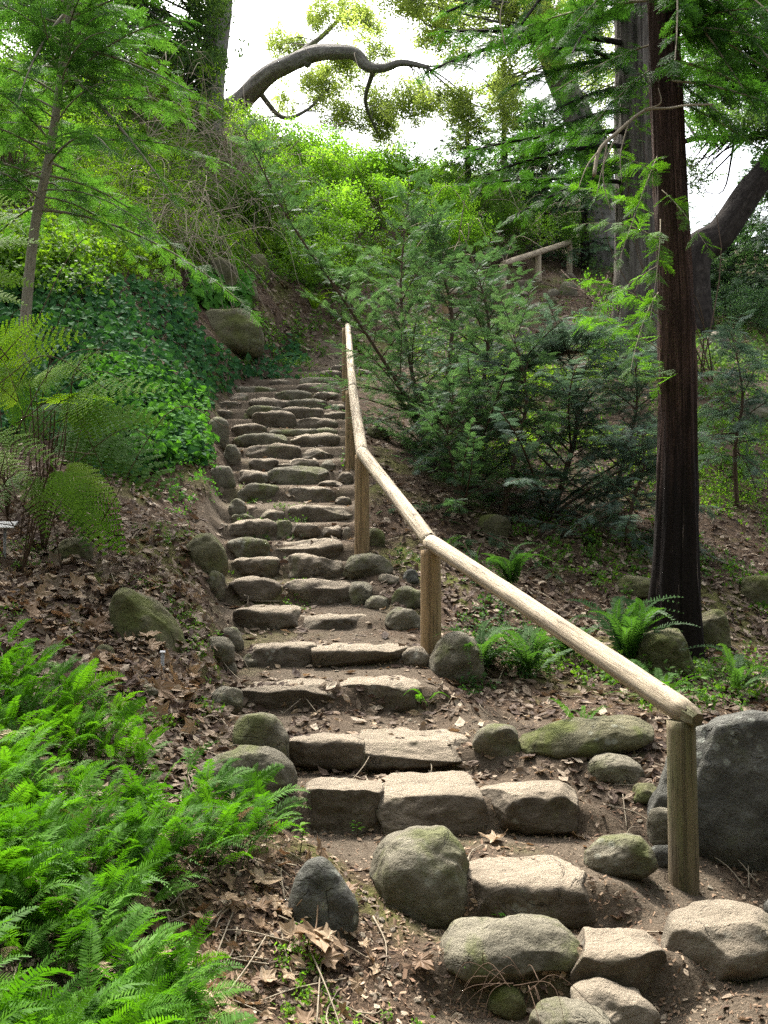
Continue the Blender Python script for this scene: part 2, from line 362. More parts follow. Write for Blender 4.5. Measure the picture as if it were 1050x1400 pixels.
for a in [(980,1392,3.6),(600,1385,3.55),(400,1400,3.35),(200,1400,3.0),(0,1400,2.75),(300,1200,3.95),(100,1200,3.7),(0,1100,4.2),(200,1080,4.7),
          (0,900,5.5),(200,950,5.6),(300,970,5.75),(330,1060,5.1),(250,800,7.1),(100,760,7.5),(0,700,8.0),(0,800,6.8),(280,650,9.7),(150,650,9.2),
          (250,720,8.3),(200,550,10.6),(0,560,10.2),(0,400,12.3),(150,395,13.0),(300,455,14.2),(260,520,12.0),(405,490,15.8),(445,470,17.3),(330,385,16.5),
          (300,320,18.5),(120,320,15.5),(0,300,14.5),(0,160,17.5),(120,150,19.5),(230,160,21),(300,230,21.5),(320,165,25),(420,250,25),(420,205,30),(520,240,31),
          (600,240,36),(560,330,25),(520,440,18.5),(600,425,20.6),(650,400,22),(700,385,23.6),(745,370,25),(800,365,27),(700,330,27.5),(620,300,30),(700,255,36),
          (840,290,34),(900,360,27),(1000,352,27),(1050,350,27),(880,480,17),(800,430,21),(800,500,17),(650,500,17),(720,460,19.5),(1000,480,18.5),(1050,480,19),
          (560,600,12.2),(650,650,11.8),(800,650,12.3),(1000,600,13.5),(520,680,9.8),(560,740,9.0),(700,750,9.4),(850,750,9.6),(1040,750,10.3),(540,820,8.0),
          (590,870,7.3),(620,900,7.1),(700,880,7.5),(800,860,8.0),(900,860,8.2),(940,885,7.9),(1040,900,8.2),(850,960,6.7),(660,980,6.2),(760,990,6.0),(900,1000,5.7),
          (850,1050,5.4),(880,1130,5.0),(935,1213,4.6),(1040,1230,4.75),(1040,1300,4.1)]: cp(*a)
for a in [(0,0,0),(0,2.3,0),(1,3,0),(3,3,-.1),(3,0,-.1),(-3,0,.6),(-5,2.5,1.5),(0,-3,-.3),(5,5,.1),(3.2,6,.5),(6,9,1.2),(8,15,3.6),(12,22,6.6),(18,35,8),(-5.5,6,2.6),
          (-7,10,4.9),(-11,14,8),(-14,20,11.5),(-20,30,14),(-12,27,14.2),(-3,42,13),(8,46,13),(20,50,8),(-20,50,12),(0,70,4),(-45,70,4),(45,70,2),(-45,30,12),(45,30,3),
          (45,0,-2),(-45,0,6),(0,-30,-4),(45,-30,-5),(-45,-30,0),(0,120,0),(60,120,0),(-60,120,0),(-100,30,5),(100,30,0),(0,-90,-5)]: CP.append(np.array(a, float))
CP = np.array(CP)
def _K(d2): return np.where(d2 > 1e-12, .5 * d2 * np.log(np.maximum(d2, 1e-12)), 0)
_d2 = ((CP[:, None, :2] - CP[None, :, :2]) ** 2).sum(2); n_ = len(CP)
_A = np.zeros((n_ + 3, n_ + 3)); _A[:n_, :n_] = _K(_d2) + np.eye(n_) * .12; _A[:n_, n_] = 1; _A[:n_, n_ + 1:] = CP[:, :2]; _A[n_:, :n_] = _A[:n_, n_:].T
_w = np.linalg.solve(_A, np.concatenate([CP[:, 2], np.zeros(3)]))
def tps(x, y):
    r = np.empty(len(x))
    for i in range(0, len(x), 20000):
        a, b = x[i:i + 20000], y[i:i + 20000]
        d2 = (a[:, None] - CP[None, :, 0]) ** 2 + (b[:, None] - CP[None, :, 1]) ** 2
        r[i:i + 20000] = _K(d2) @ _w[:n_] + _w[n_] + _w[n_ + 1] * a + _w[n_ + 2] * b
    return r
def grow(a, b, step, end, g=1.09):
    v = list(np.arange(a, b, step)); s = step
    while v[-1] < end: s *= g; v.append(v[-1] + s)
    return v
gx = np.array(sorted(set([-q for q in grow(2.5, 2.55, .045, 90)[1:]] + list(np.arange(-2.5, 2.5, .035)) + grow(2.5, 2.55, .045, 90))))
gy = np.array([-q for q in grow(-2.5, -2.4, .12, 90, 1.15)][::-1] + grow(2.62, 16.4, .035, 130, 1.05))
GX, GY = np.meshgrid(gx, gy); fx, fy = GX.ravel(), GY.ravel()
Z0 = tps(fx, fy)
# stair corridor
zk, zv = [2.5], [0.0]
for i in range(len(RY)):
    zk += [RY[i] + .03, RY[i] + .09]; zv += [RB[i], RZ[i] - .035]
zk.append(17.2); zv.append(RZ[-1] + .25)
stepz = np.interp(fy, zk, zv)
exl = np.interp(fy, RY, [at(EDGE[i][0], 700, RY[i])[0] for i in range(len(RY))]); exr = np.interp(fy, RY, [at(EDGE[i][1], 700, RY[i])[0] for i in range(len(RY))])
def sst(a, b, x): t = np.clip((x - a) / (b - a), 0, 1); return t * t * (3 - 2 * t)
msk = sst(exl - .22, exl + .02, fx) * (1 - sst(exr - .02, exr + .25, fx)) * sst(3.3, 3.6, fy) * (1 - sst(16.2, 17, fy))
P3 = np.stack([fx, fy, np.zeros_like(fx)], 1)
far = sst(8, 22, fy) + sst(4, 12, np.abs(fx))
rough = fbm(P3 * 2.1, 4) * (.035 + .03 * np.clip(far, 0, 1)) + fbm(P3 * .45 + 5, 3) * .18 * np.clip(far, 0, 1) + fbm(P3 * 9, 3) * .012
Zg = Z0 * (1 - msk) + stepz * msk + rough * (1 - .72 * msk)
near0 = 1 - sst(2.6, 3.4, np.hypot(fx, fy))
Zg = Zg.reshape(GX.shape)
def H(x, y):
    x = np.clip(np.asarray(x, float), gx[0], gx[-1] - 1e-6); y = np.clip(np.asarray(y, float), gy[0], gy[-1] - 1e-6)
    i = np.clip(np.searchsorted(gx, x, 'right') - 1, 0, len(gx) - 2); j = np.clip(np.searchsorted(gy, y, 'right') - 1, 0, len(gy) - 2)
    u = (x - gx[i]) / (gx[i + 1] - gx[i]); v = (y - gy[j]) / (gy[j + 1] - gy[j])
    return (Zg[j, i] * (1 - u) + Zg[j, i + 1] * u) * (1 - v) + (Zg[j + 1, i] * (1 - u) + Zg[j + 1, i + 1] * u) * v
def Hn(x, y, e=.06):
    return nrm(np.stack([-(H(x + e, y) - H(x - e, y)) / (2 * e), -(H(x, y + e) - H(x, y - e)) / (2 * e), np.ones_like(x)], 1))
def hit(px, py, y0=2.0):
    """first terrain point along pixel rays; Y=nan if none"""
    px = np.atleast_1d(np.asarray(px, float)); py = np.atleast_1d(np.asarray(py, float))
    a, b = rays(px, py); Ys = y0 * (60 / y0) ** np.linspace(0, 1, 170); out = np.full(len(px), np.nan); prev = None; py_ = None
    for Y in Ys:
        g = 1.6 + b * Y - H(a * Y, np.full(len(px), Y))
        if prev is not None:
            k = np.isnan(out) & (g <= 0) & (prev > 0); t = prev / (prev - g + 1e-12); out[k] = (py_ + (Y - py_) * t)[k]
        prev, py_ = g, Y
    return np.stack([a * out, out, H(a * np.nan_to_num(out, nan=5), np.nan_to_num(out, nan=5))], 1)
ppx, ppy = project(np.stack([fx, fy, Zg.ravel()], 1))
def inpoly(px, py, poly):
    poly = np.asarray(poly, float); r = np.zeros(len(px), bool); j = len(poly) - 1
    for i in range(len(poly)):
        xi, yi = poly[i]; xj, yj = poly[j]
        c = ((yi > py) != (yj > py)) & (px < (xj - xi) * (py - yi) / (yj - yi + 1e-12) + xi); r ^= c; j = i
    return r
frontok = fy > 2.5
pathm = np.clip(msk + sst(-.3, .1, fx - .75) * (1 - sst(4.35, 5.0, fy + .4 * (fx > 2.5))) * (fx < 3.5) + (fy < 3.2) * (1 - sst(.5, 1.3, -fx)), 0, 1)
pathm = np.clip(pathm + (inpoly(ppx, ppy, [(640, 960), (830, 1000), (900, 1130), (1050, 1230), (1050, 1400), (640, 1400), (500, 1150)]) & frontok) * .9
                + (inpoly(ppx, ppy, [(380, 515), (480, 500), (490, 440), (430, 470)]) & (fy > 14) & (fy < 19)) * .9
                + (inpoly(ppx, ppy, [(262, 700), (330, 640), (330, 790), (262, 740)]) & (fy > 7) & (fy < 12)) * .7, 0, 1)
pathm = pathm * np.clip(.85 + .5 * fbm(P3 * 3, 3), 0, 1)
mossm = np.clip(fbm(P3 * 2.2 + 40, 4) * 2.2 - .7, 0, 1) * (1 - pathm) * .6
for pl in ([(215, 770), (290, 860), (310, 940), (270, 930), (190, 810)], [(120, 760), (180, 775), (180, 800), (120, 795)], [(540, 740), (640, 800), (640, 830), (560, 800)]):
    mossm = np.maximum(mossm, (inpoly(ppx, ppy, pl) & (fy > 4) & (fy < 11)) * np.clip(.7 + fbm(P3 * 4, 3), 0, 1))
nx, ny = len(gx), len(gy); ii = (np.arange(ny - 1)[:, None] * nx + np.arange(nx - 1)[None]).ravel()
g = mk('ground', np.stack([fx, fy, Zg.ravel()], 1), [np.stack([ii, ii + 1, ii + nx + 1, ii + nx], 1)], M_SOIL, attrs={'path': pathm, 'moss': mossm}); g['kind'] = 'structure'
def pathat(x, y):
    i = np.clip(np.searchsorted(gx, x), 0, nx - 1); j = np.clip(np.searchsorted(gy, y), 0, ny - 1); return pathm.reshape(ny, nx)[j, i]

# ------------------------------------------------------------------ rocks
def cube_sphere(n):
    t = np.linspace(-1, 1, n); t = np.tan(t * math.pi / 4); a, b = np.meshgrid(t, t); a, b = a.ravel(), b.ravel(); o = np.ones_like(a); V = []; Q = []
    for k, s in ((0, 1), (0, -1), (1, 1), (1, -1), (2, 1), (2, -1)):
        p = [a, b]; p.insert(k, o * s); V.append(np.stack(p, 1))
        i = (np.arange(n - 1)[:, None] * n + np.arange(n - 1)[None]).ravel(); q = np.stack([i, i + 1, i + n + 1, i + n], 1) + (len(V) - 1) * n * n
        if (s < 0) ^ (k == 1): q = q[:, ::-1]
        Q.append(q)
    V = np.concatenate(V); Q = np.concatenate(Q); key = np.round(V * 1e5).astype(np.int64); _, idx, inv = np.unique(key, axis=0, return_index=True, return_inverse=True)
    return V[idx], inv.ravel()[Q]
CS = {n: cube_sphere(n) for n in (12, 20, 34)}
def rock_shape(dims, seed, boxy=3.0, cuts=7, rough=.05, res=20, flat=0.0, keep=.78, taper=0.0, lean=0.0, slab=False):
    V, Q = CS[res]; u = nrm(V); rs = np.random.RandomState(seed)
    r = (np.abs(u) ** boxy).sum(1) ** (-1 / boxy); q = u * r[:, None]
    for k in range(cuts):
        n = nrm(rs.randn(3)); n[2] *= (.7 if k % 4 == 0 else .15) if slab else .6; n = nrm(n); sup = (q @ n).max(); d = sup * (keep + .18 * rs.rand()); ov = np.maximum(q @ n - d, 0); q = q - n[None] * ov[:, None] * .95
    if flat: ov = np.maximum(q[:, 2] - flat, 0); q[:, 2] -= ov * .9
    if taper: q[:, :2] *= (1 - taper * q[:, 2:3]); q[:, 0] += lean * q[:, 2]
    mn, mx = q.min(0), q.max(0); q = (q - (mn + mx) / 2) / ((mx - mn) / 2)
    q = q * (np.asarray(dims) / 2); s = rs.rand(3) * 50; m = min(dims[0], max(dims[1], .2), dims[2] * 1.5)
    d = fbm(q / m * 1.6 + s, 3) * rough * m * 1.3 - np.abs(fbm(q / m * 4.5 + s, 3)) * rough * m * (.8 if slab else .4) + np.minimum(fbm(q * 11 + s, 2), 0) * .01
    return q + u * d[:, None], Q
def rock_obj(name, c, dims, seed, mtl, rz=0, tilt=(0, 0), **k):
    V, Q = rock_shape(dims, seed, **k)
    o = mk(name, V, [Q[:, ::-1] if ROCKFLIP else Q], mtl); o.location = [float(x) for x in c]; o.rotation_euler = (tilt[0], tilt[1], rz); return o
ROCKFLIP = False
rk = random.Random(5)
ORD = ['first', 'second', 'third', 'fourth', 'fifth', 'sixth', 'seventh', 'eighth', 'ninth', 'tenth', 'eleventh', 'twelfth', 'thirteenth', 'fourteenth', 'fifteenth', 'sixteenth',
       'seventeenth', 'eighteenth', 'nineteenth', 'twentieth', 'twenty-first', 'twenty-second', 'twenty-third', 'twenty-fourth', 'twenty-fifth', 'twenty-sixth']
def A_(x, y): return 250 + x / 2.625, 430 + y / 2.625
def B_(x, y): return 250 + x / 2.625, 780 + y / 2.625
def C_(x, y): return 600 + x / 2.333, 900 + y / 2.333
def W_(x, y): return x, y
# (space, row, xl, xr, yback, yedge, ybase, look)
ST = [(W_, 1, 783, 916, 1276, 1303, 1372, 'blocky tan step stone with a chipped front'),
      (W_, 2, 640, 822, 1158, 1205, 1246, 'broad flat-topped tan step stone with a worn front'),
      (B_, 3, 430, 716, 738, 785, 905, 'squared brown step stone with a sheer dark front'), (B_, 3, 655, 1105, 705, 800, 912, 'large step stone with a worn sloping pale top'),
      (C_, 3, 140, 456, 375, 432, 508, 'angular dark-fronted step stone'),
      (B_, 4, 350, 645, 568, 610, 665, 'low flat brown step stone'), (B_, 4, 565, 1052, 537, 618, 662, 'long thin slab with a cracked pale top'),
      (B_, 5, 155, 582, 372, 415, 498, 'long dark-fronted step stone'), (B_, 5, 548, 868, 348, 405, 497, 'humped tan step stone with rounded edges'),
      (B_, 6, 226, 488, 240, 268, 335, 'short step stone ending in a rounded lump'), (B_, 6, 455, 802, 215, 268, 312, 'thin pale slab'),
      (B_, 7, 172, 412, 115, 135, 198, 'dark-fronted block'), (B_, 7, 405, 668, 115, 158, 188, 'wedge-shaped pale slab'),
      (A_, 8, 163, 342, 948, 955, 1015, 'rounded olive cobble'), (A_, 8, 350, 603, 943, 952, 1025, 'wide rounded stone with ridges'), (A_, 8, 590, 682, 955, 962, 1035, 'small crumpled stone'),
      (A_, 9, 165, 340, 862, 866, 915, 'low dark flat stone'), (A_, 9, 346, 572, 856, 862, 933, 'wide stone with a moss patch'),
      (A_, 10, 160, 312, 800, 804, 858, 'tilted flat stone'), (A_, 10, 322, 572, 802, 806, 865, 'long loaf-shaped pale stone'),
      (A_, 11, 160, 352, 724, 728, 800, 'bulging ridged stone'), (A_, 11, 320, 388, 735, 738, 788, 'narrow stone'), (A_, 11, 382, 492, 745, 748, 786, 'dark split stone'), (A_, 11, 490, 568, 748, 752, 784, 'small dark wedge stone'),
      (A_, 12, 168, 248, 710, 712, 727, 'thin flat stone'), (A_, 12, 254, 370, 694, 697, 722, 'thin brown slab'), (A_, 12, 378, 608, 680, 684, 735, 'knobbly long stone'),
      (A_, 13, 188, 350, 598, 602, 688, 'big rounded brown stone'), (A_, 13, 356, 552, 610, 614, 688, 'big egg-shaped olive stone'),
      (A_, 14, 188, 312, 552, 556, 605, 'dark flattened stone'), (A_, 14, 298, 524, 539, 544, 605, 'long smooth stone'),
      (A_, 15, 232, 342, 510, 514, 547, 'low rough stone'), (A_, 15, 340, 488, 512, 516, 547, 'flat-topped dark stone'), (A_, 15, 488, 552, 517, 520, 547, 'small end stone'),
      (A_, 16, 220, 420, 457, 462, 518, 'long bread-shaped stone'), (A_, 16, 416, 550, 474, 478, 522, 'low blocky stone'),
      (A_, 17, 173, 370, 420, 424, 463, 'flat pale stone'), (A_, 17, 372, 560, 418, 422, 474, 'pale-topped stone with a dark hollow'),
      (A_, 18, 166, 294, 384, 388, 426, 'rounded grey stone'), (A_, 18, 290, 560, 400, 403, 432, 'long thin brown stone'),
      (A_, 19, 252, 400, 338, 344, 402, 'tall blocky brown stone'), (A_, 19, 405, 553, 360, 364, 402, 'smooth pale stone'),
      (A_, 20, 228, 358, 320, 324, 350, 'thin mossy stone'), (A_, 20, 358, 502, 320, 324, 372, 'dipping slab'), (A_, 20, 503, 592, 338, 342, 366, 'small pale stone'), (A_, 20, 175, 256, 340, 345, 390, 'upright dark stone'), (A_, 20, 76, 178, 333, 338, 378, 'dark low stone'),
      (A_, 21, 238, 378, 288, 293, 337, 'rounded long stone'), (A_, 21, 372, 517, 296, 300, 327, 'low pale stone'), (A_, 21, 518, 590, 312, 315, 340, 'small rounded stone'), (A_, 21, 98, 220, 303, 308, 340, 'oval mossy stone'),
      (A_, 22, 323, 468, 262, 266, 300, 'brown block'), (A_, 22, 463, 557, 269, 273, 300, 'dark rounded block'), (A_, 22, 122, 242, 276, 281, 322, 'dark brown stone'),
      (A_, 23, 183, 330, 250, 255, 292, 'smooth pale oval stone'), (A_, 23, 404, 557, 237, 241, 274, 'squared brown stone'),
      (A_, 24, 298, 408, 229, 233, 262, 'oval tan stone'), (A_, 24, 412, 572, 216, 220, 242, 'thin flat stone'),
      (A_, 25, 486, 577, 192, 196, 223, 'pale rounded stone'), (A_, 26, 530, 577, 175, 178, 192, 'little dark stone')]
rows_n = {}
for s in ST: rows_n[s[1]] = rows_n.get(s[1], 0) + 1
seen = {}
for k, (F, row, xl, xr, yb, ye, yz, look) in enumerate(ST):
    xl, yb_ = F(xl, yb); xr, ye_ = F(xr, ye); _, yz_ = F(0, yz)
    Y = RY[row - 1] + .02 * math.sin(k * 7.3); pl, pr = at(xl, ye_, Y), at(xr, ye_, Y); zt = pl[2]; zb = at(xl, yz_, Y)[2]
    W = (pr[0] - pl[0]) * 1.07
    if row <= 7:
        _, b = rays(xl, yb_); Yb = (zt - 1.6 + .02) / b if b < -.005 else Y + .5; D = float(np.clip(Yb - Y, .3, .62))
    else: D = .30 + .08 * math.sin(k * 3.1)
    zb -= .09; Hh = zt - zb; res = 34 if row <= 6 else (20 if row < 14 else 12)
    flat = row <= 7 and 'humped' not in look
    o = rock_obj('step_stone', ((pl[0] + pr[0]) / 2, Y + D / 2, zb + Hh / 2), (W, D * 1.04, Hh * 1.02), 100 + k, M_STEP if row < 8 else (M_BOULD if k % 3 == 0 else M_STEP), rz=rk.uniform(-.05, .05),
                 tilt=(rk.uniform(-.02, .05), rk.uniform(-.03, .03)), slab=flat, boxy=5.5 if flat else (4.0 if row <= 7 else 3.4), cuts=12 if row <= 7 else 10, rough=.03 if row <= 7 else .06, res=res, keep=.78 if flat else .76, taper=.06 * math.sin(k * 2.3))
    seen[row] = seen.get(row, 0) + 1; nn = rows_n[row]
    # place within the row by x
    order = sorted([F2(x2, 0)[0] for (F2, r2, x2, *_r) in ST if r2 == row]).index(xl)
    pos = '' if nn == 1 else ', left end' if order == 0 else ', right end' if order == nn - 1 else (', middle' if nn == 3 else ', second from left' if order == 1 else ', third from left' if order == 2 else ', fourth from left')
    tag(o, f"{look}, {ORD[row - 1]} step from the bottom{pos}", 'step stone', 'stones of the stair')
# other rocks : (F, xl, xr, yt, yb, material, boxy, label, depth factor)
RK = [(W_, 508, 652, 1122, 1252, M_BOULD, 2.5, 'big rounded olive-grey boulder beside the second stair step', .9),
      (C_, -5, 432, 815, 1030, M_BOULD, 2.7, 'long smooth grey boulder left of the lowest stair step', .7),
      (C_, 693, 1085, 780, 1015, M_TAN, 2.6, 'broad brown boulder right of the lowest stair step in front of the end post', .8),
      (C_, 395, 662, 1025, 1200, M_TAN, 2.4, 'pale tan stone at the bottom picture edge below the lowest step', .9),
      (C_, 278, 528, 1088, 1230, M_BOULD, 2.4, 'grey green cobble at the bottom picture edge left of the pale tan stone', .9),
      (C_, 155, 268, 1035, 1138, M_MOSSY, 2.7, 'small brown mossy stone among twigs at the bottom', .9),
      (C_, 1018, 1100, 742, 850, M_GREY, 2.5, 'grey stone cut by the right picture edge below the dark boulder', .9),
      (C_, 680, 1420, 125, 668, M_GREY, 3.3, 'huge dark grey lichen-spotted boulder behind the lowest handrail post', .34),
      (C_, 445, 660, 545, 690, M_BOULD, 2.5, 'rounded brown boulder at the right of the second step', .8),
      (C_, 650, 745, 462, 595, M_BOULD, 3.0, 'upright brown stone just left of the lowest post', .8),
      (C_, 660, 740, 590, 662, M_GREY, 4.0, 'small angular dark stone at the foot of the lowest post', .8),
      (C_, 598, 692, 388, 470, M_MOSSY, 2.3, 'round mossy cobble left of the dark boulder', .9),
      (C_, 460, 636, 300, 392, M_BOULD, 2.5, 'low dark oval stone right of the third step', .8),
      (C_, 238, 668, 185, 308, M_MOSSY, 2.6, 'wide flat mossy boulder sunk in the slope under the rail', .7),
      (C_, 110, 252, 200, 315, M_BOULD, 3.6, 'angular tan stone right of the fourth step', .8),
      (C_, 172, 260, 445, 525, M_TAN, 3.0, 'small tan stone wedged below the third step', .8),
      (W_, 395, 490, 1158, 1282, M_GREY, 2.2, 'dark pointed boulder behind the big curled dry leaf', .8),
      (B_, 65, 408, 612, 812, M_BOULD, 2.4, 'long moss-topped boulder left of the third step', .6),
      (B_, 188, 384, 494, 700, M_BOULD, 4.5, 'wedge-shaped pale slab left of the fourth step', .8),
      (B_, 116, 226, 405, 514, M_BOULD, 2.7, 'rounded stone left of the fifth step', .8),
      (B_, 213, 302, 280, 332, M_BOULD, 2.6, 'low stone left of the sixth step', .8),
      (B_, 133, 196, 315, 365, M_BOULD, 2.6, 'small brown stone below the two cobbles left of the sixth step', .8),
      (B_, 68, 190, 225, 332, M_BOULD, 2.5, 'round brown cobble left of the sixth step, lower of a pair', .8),
      (B_, 138, 221, 186, 287, M_BOULD, 2.7, 'dark cobble left of the seventh step, upper of a pair', .8),
      (A_, 82, 154, 918, 1015, M_BOULD, 2.6, 'upright egg-shaped cobble left of the eighth step', .8),
      (A_, 0, 165, 776, 930, M_MOSSY, 2.4, 'big mossy rounded boulder left of the ninth step', .8),
      (W_, 160, 268, 786, 885, M_MOSSY, 2.8, 'mossy boulder lying in leaf litter on the left bank', .8),
      (W_, 195, 242, 928, 957, M_BOULD, 2.8, 'small brown stone in dry leaves above the ferns', .8),
      (W_, 78, 132, 733, 768, M_MOSSY, 2.4, 'half-buried dark mossy stone below the bracken', .8),
      (W_, 132, 160, 878, 905, M_MOSSY, 2.4, 'little mossy stone poking from leaves just above the ferns', .8),
      (A_, 95, 188, 540, 632, M_BOULD, 4.0, 'flat-sided grey green slab left of the fourteenth step', .7),
      (A_, 140, 203, 465, 528, M_BOULD, 2.5, 'dark round cobble left of the sixteenth step', .8),
      (A_, 78, 168, 365, 462, M_BOULD, 3.0, 'squat brown boulder left of the eighteenth step under ivy', .8),
      (A_, 160, 228, 658, 710, M_BOULD, 2.5, 'round cobble sitting on the left end of the twelfth step', .9),
      (A_, 618, 682, 195, 222, M_TAN, 2.5, 'pale stone right of the rail near the top of the stair', .8),
      (A_, 572, 745, 852, 940, M_BOULD, 2.4, 'big smooth boulder right of the ninth step', .7),
      (A_, 655, 727, 765, 832, M_MOSSY, 2.5, 'mossy cobble right of the third post', .8),
      (A_, 655, 742, 400, 442, M_MOSSY, 2.5, 'mossy stone right of the rail beside the fir', .8),
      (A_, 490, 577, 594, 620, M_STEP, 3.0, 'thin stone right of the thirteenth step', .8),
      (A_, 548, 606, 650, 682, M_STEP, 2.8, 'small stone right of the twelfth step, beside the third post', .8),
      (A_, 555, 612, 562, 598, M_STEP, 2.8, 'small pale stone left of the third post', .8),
      (A_, 574, 604, 758, 785, M_TAN, 2.5, 'little yellowish pebble right of the eleventh step', .9),
      (B_, 700, 775, 8, 45, M_TAN, 2.5, 'smooth grey white cobble right of the eighth step', .9),
      (B_, 785, 852, -12, 45, M_GREY, 3.2, 'angular dark grey stone behind the second post', .9),
      (B_, 752, 872, 50, 132, M_BOULD, 2.8, 'squarish tan stone left of the second post', .8),
      (B_, 730, 850, 120, 208, M_BOULD, 3.0, 'dull flat stone between the seventh step and the second post', .8),
      (B_, 650, 738, 78, 138, M_BOULD, 2.6, 'rounded grey cobble at the right end of the seventh step', .9),
      (B_, 780, 885, 265, 345, M_TAN, 2.3, 'pale round cobble right of the sixth step', .9),
      (B_, 880, 1085, 198, 400, M_BOULD, 2.4, 'large grey boulder behind the fern below the second post', .8),
      (W_, 652, 700, 700, 735, M_MOSSY, 2.5, 'mossy stone in the shade under the fir', .8),
      (W_, 842, 900, 786, 818, M_MOSSY, 2.6, 'low mossy stone left of the redwood trunk', .8),
      (W_, 945, 995, 824, 888, M_MOSSY, 2.4, 'tall rounded mossy stone right of the redwood trunk', .8),
      (W_, 862, 943, 848, 924, M_MOSSY, 2.7, 'broad mossy boulder at the foot of the redwood trunk', .8),
      (W_, 1008, 1062, 783, 825, M_MOSSY, 2.7, 'yellow green stone at the right edge among leaves', .8),
      (W_, 258, 358, 420, 469, M_MOSSY, 3.4, 'large square mossy boulder under leafy ivy at the top of the ivy bank', .7),
      (W_, 276, 322, 350, 400, M_MOSSY, 2.9, 'tall mossy boulder under the hanging dead stems', .8),
      (W_, 332, 366, 347, 378, M_MOSSY, 2.5, 'round mossy boulder second from the dead stems', .8),
      (W_, 328, 350, 388, 408, M_MOSSY, 2.6, 'small mossy stone above the square boulder', .8),
      (W_, 195, 222, 298, 322, M_MOSSY, 2.6, 'brown stone among dead stems on the high left bank', .8),
      (W_, 415, 445, 290, 318, M_TAN, 2.6, 'stone peeping out under the bright shrubs', .8),
      (W_, 970, 1003, 452, 492, M_TAN, 2.8, 'orange tan boulder on the far right slope', .8),
      (W_, 998, 1016, 506, 520, M_TAN, 2.4, 'little yellow stone on the far right slope', .8),
      (W_, 1008, 1065, 543, 580, M_BOULD, 2.7, 'flat grey boulder on the far right slope at the picture edge', .8),
      (W_, 773, 796, 437, 455, M_TAN, 2.3, 'round yellow stone below the upper path', .8),
      (W_, 770, 782, 430, 440, M_TAN, 2.3, 'tiny yellow stone touching the round yellow one', .8),
      (W_, 700, 735, 446, 476, M_BOULD, 2.6, 'mossy slab on the slope below the upper path', .8),
      (W_, 612, 642, 421, 433, M_TAN, 2.6, 'low rounded stone of the upper steps, left and lowest', .9),
      (W_, 612, 632, 407, 417, M_TAN, 2.6, 'low stone of the upper steps, left and topmost', .9),
      (W_, 626, 650, 430, 442, M_TAN, 2.6, 'stone of the upper steps at the foot of the flight', .9),
      (W_, 664, 686, 402, 412, M_TAN, 3.0, 'flat pale step stone left of the first upper post', .9),
      (W_, 702, 734, 384, 396, M_STEP, 3.4, 'wide step stone between the upper posts', .9),
      (W_, 696, 724, 398, 406, M_TAN, 3.4, 'thin pale step stone below the wide upper one', .9),
      (W_, 690, 712, 368, 382, M_MOSSY, 2.5, 'mossy round boulder behind the upper rail', .8),
      (W_, 768, 792, 373, 382, M_TAN, 2.6, 'flat stone at the foot of the last upper post', .8),
      (W_, 750, 768, 394, 408, M_BOULD, 2.8, 'dark stone in the cut bank beneath the upper path', .8),
      (W_, 748, 764, 404, 416, M_MOSSY, 2.6, 'round olive stone in the cut bank beneath the upper path', .8),
      (W_, 768, 792, 384, 404, M_BOULD, 2.8, 'brown rock face in the cut bank beneath the upper path', .8)]
for k, (F, xl, xr, yt, yb, mt, bx, lab, df) in enumerate(RK):
    xl, yt = F(xl, yt); xr, yb = F(xr, yb); xc = (xl + xr) / 2; p = hit([xc], [min(yb, 1500)])[0]
    if np.isnan(p[1]): continue
    big = (xr - xl) > 40
    W = (xr - xl) / FPX * p[1] * 1.04; D = W * df; Yc = p[1] + D * .38; x, _ = rays(xc, 700); x = x * Yc
    W *= Yc / p[1]; top = at(xc, yt + 1, Yc)[2]; top -= (.12 if top < 1.5 else .02) * (top - p[2]); Hh = max((top - p[2]) * 1.0, W * .18); bot = p[2] - .25 * Hh
    if 'lying in leaf' in lab: W *= 1.3; top -= .45 * (top - p[2])
    if lab.startswith('huge'): tl = 0.12
    elif 'lying in leaf' in lab: tl = .55
    else: tl = rk.uniform(-.12, .12)
    o = rock_obj('boulder' if big else 'stone', (x, Yc, (top + bot) / 2), (W, D, (top - bot) * 1.02), 400 + k, mt, rz=rk.uniform(-.3, .3) * (W < .5), tilt=(rk.uniform(-.08, .08), tl),
                 boxy=bx, cuts=9, rough=.03 if 'pointed' in lab else .055, taper=.42 if 'pointed' in lab else .12, lean=-.5 if 'lying in leaf' in lab else 0, res=34 if (xr - xl) > 75 else (20 if big else 12), keep=.8)
    tag(o, lab, 'boulder' if big else 'stone', 'rocks along the path')

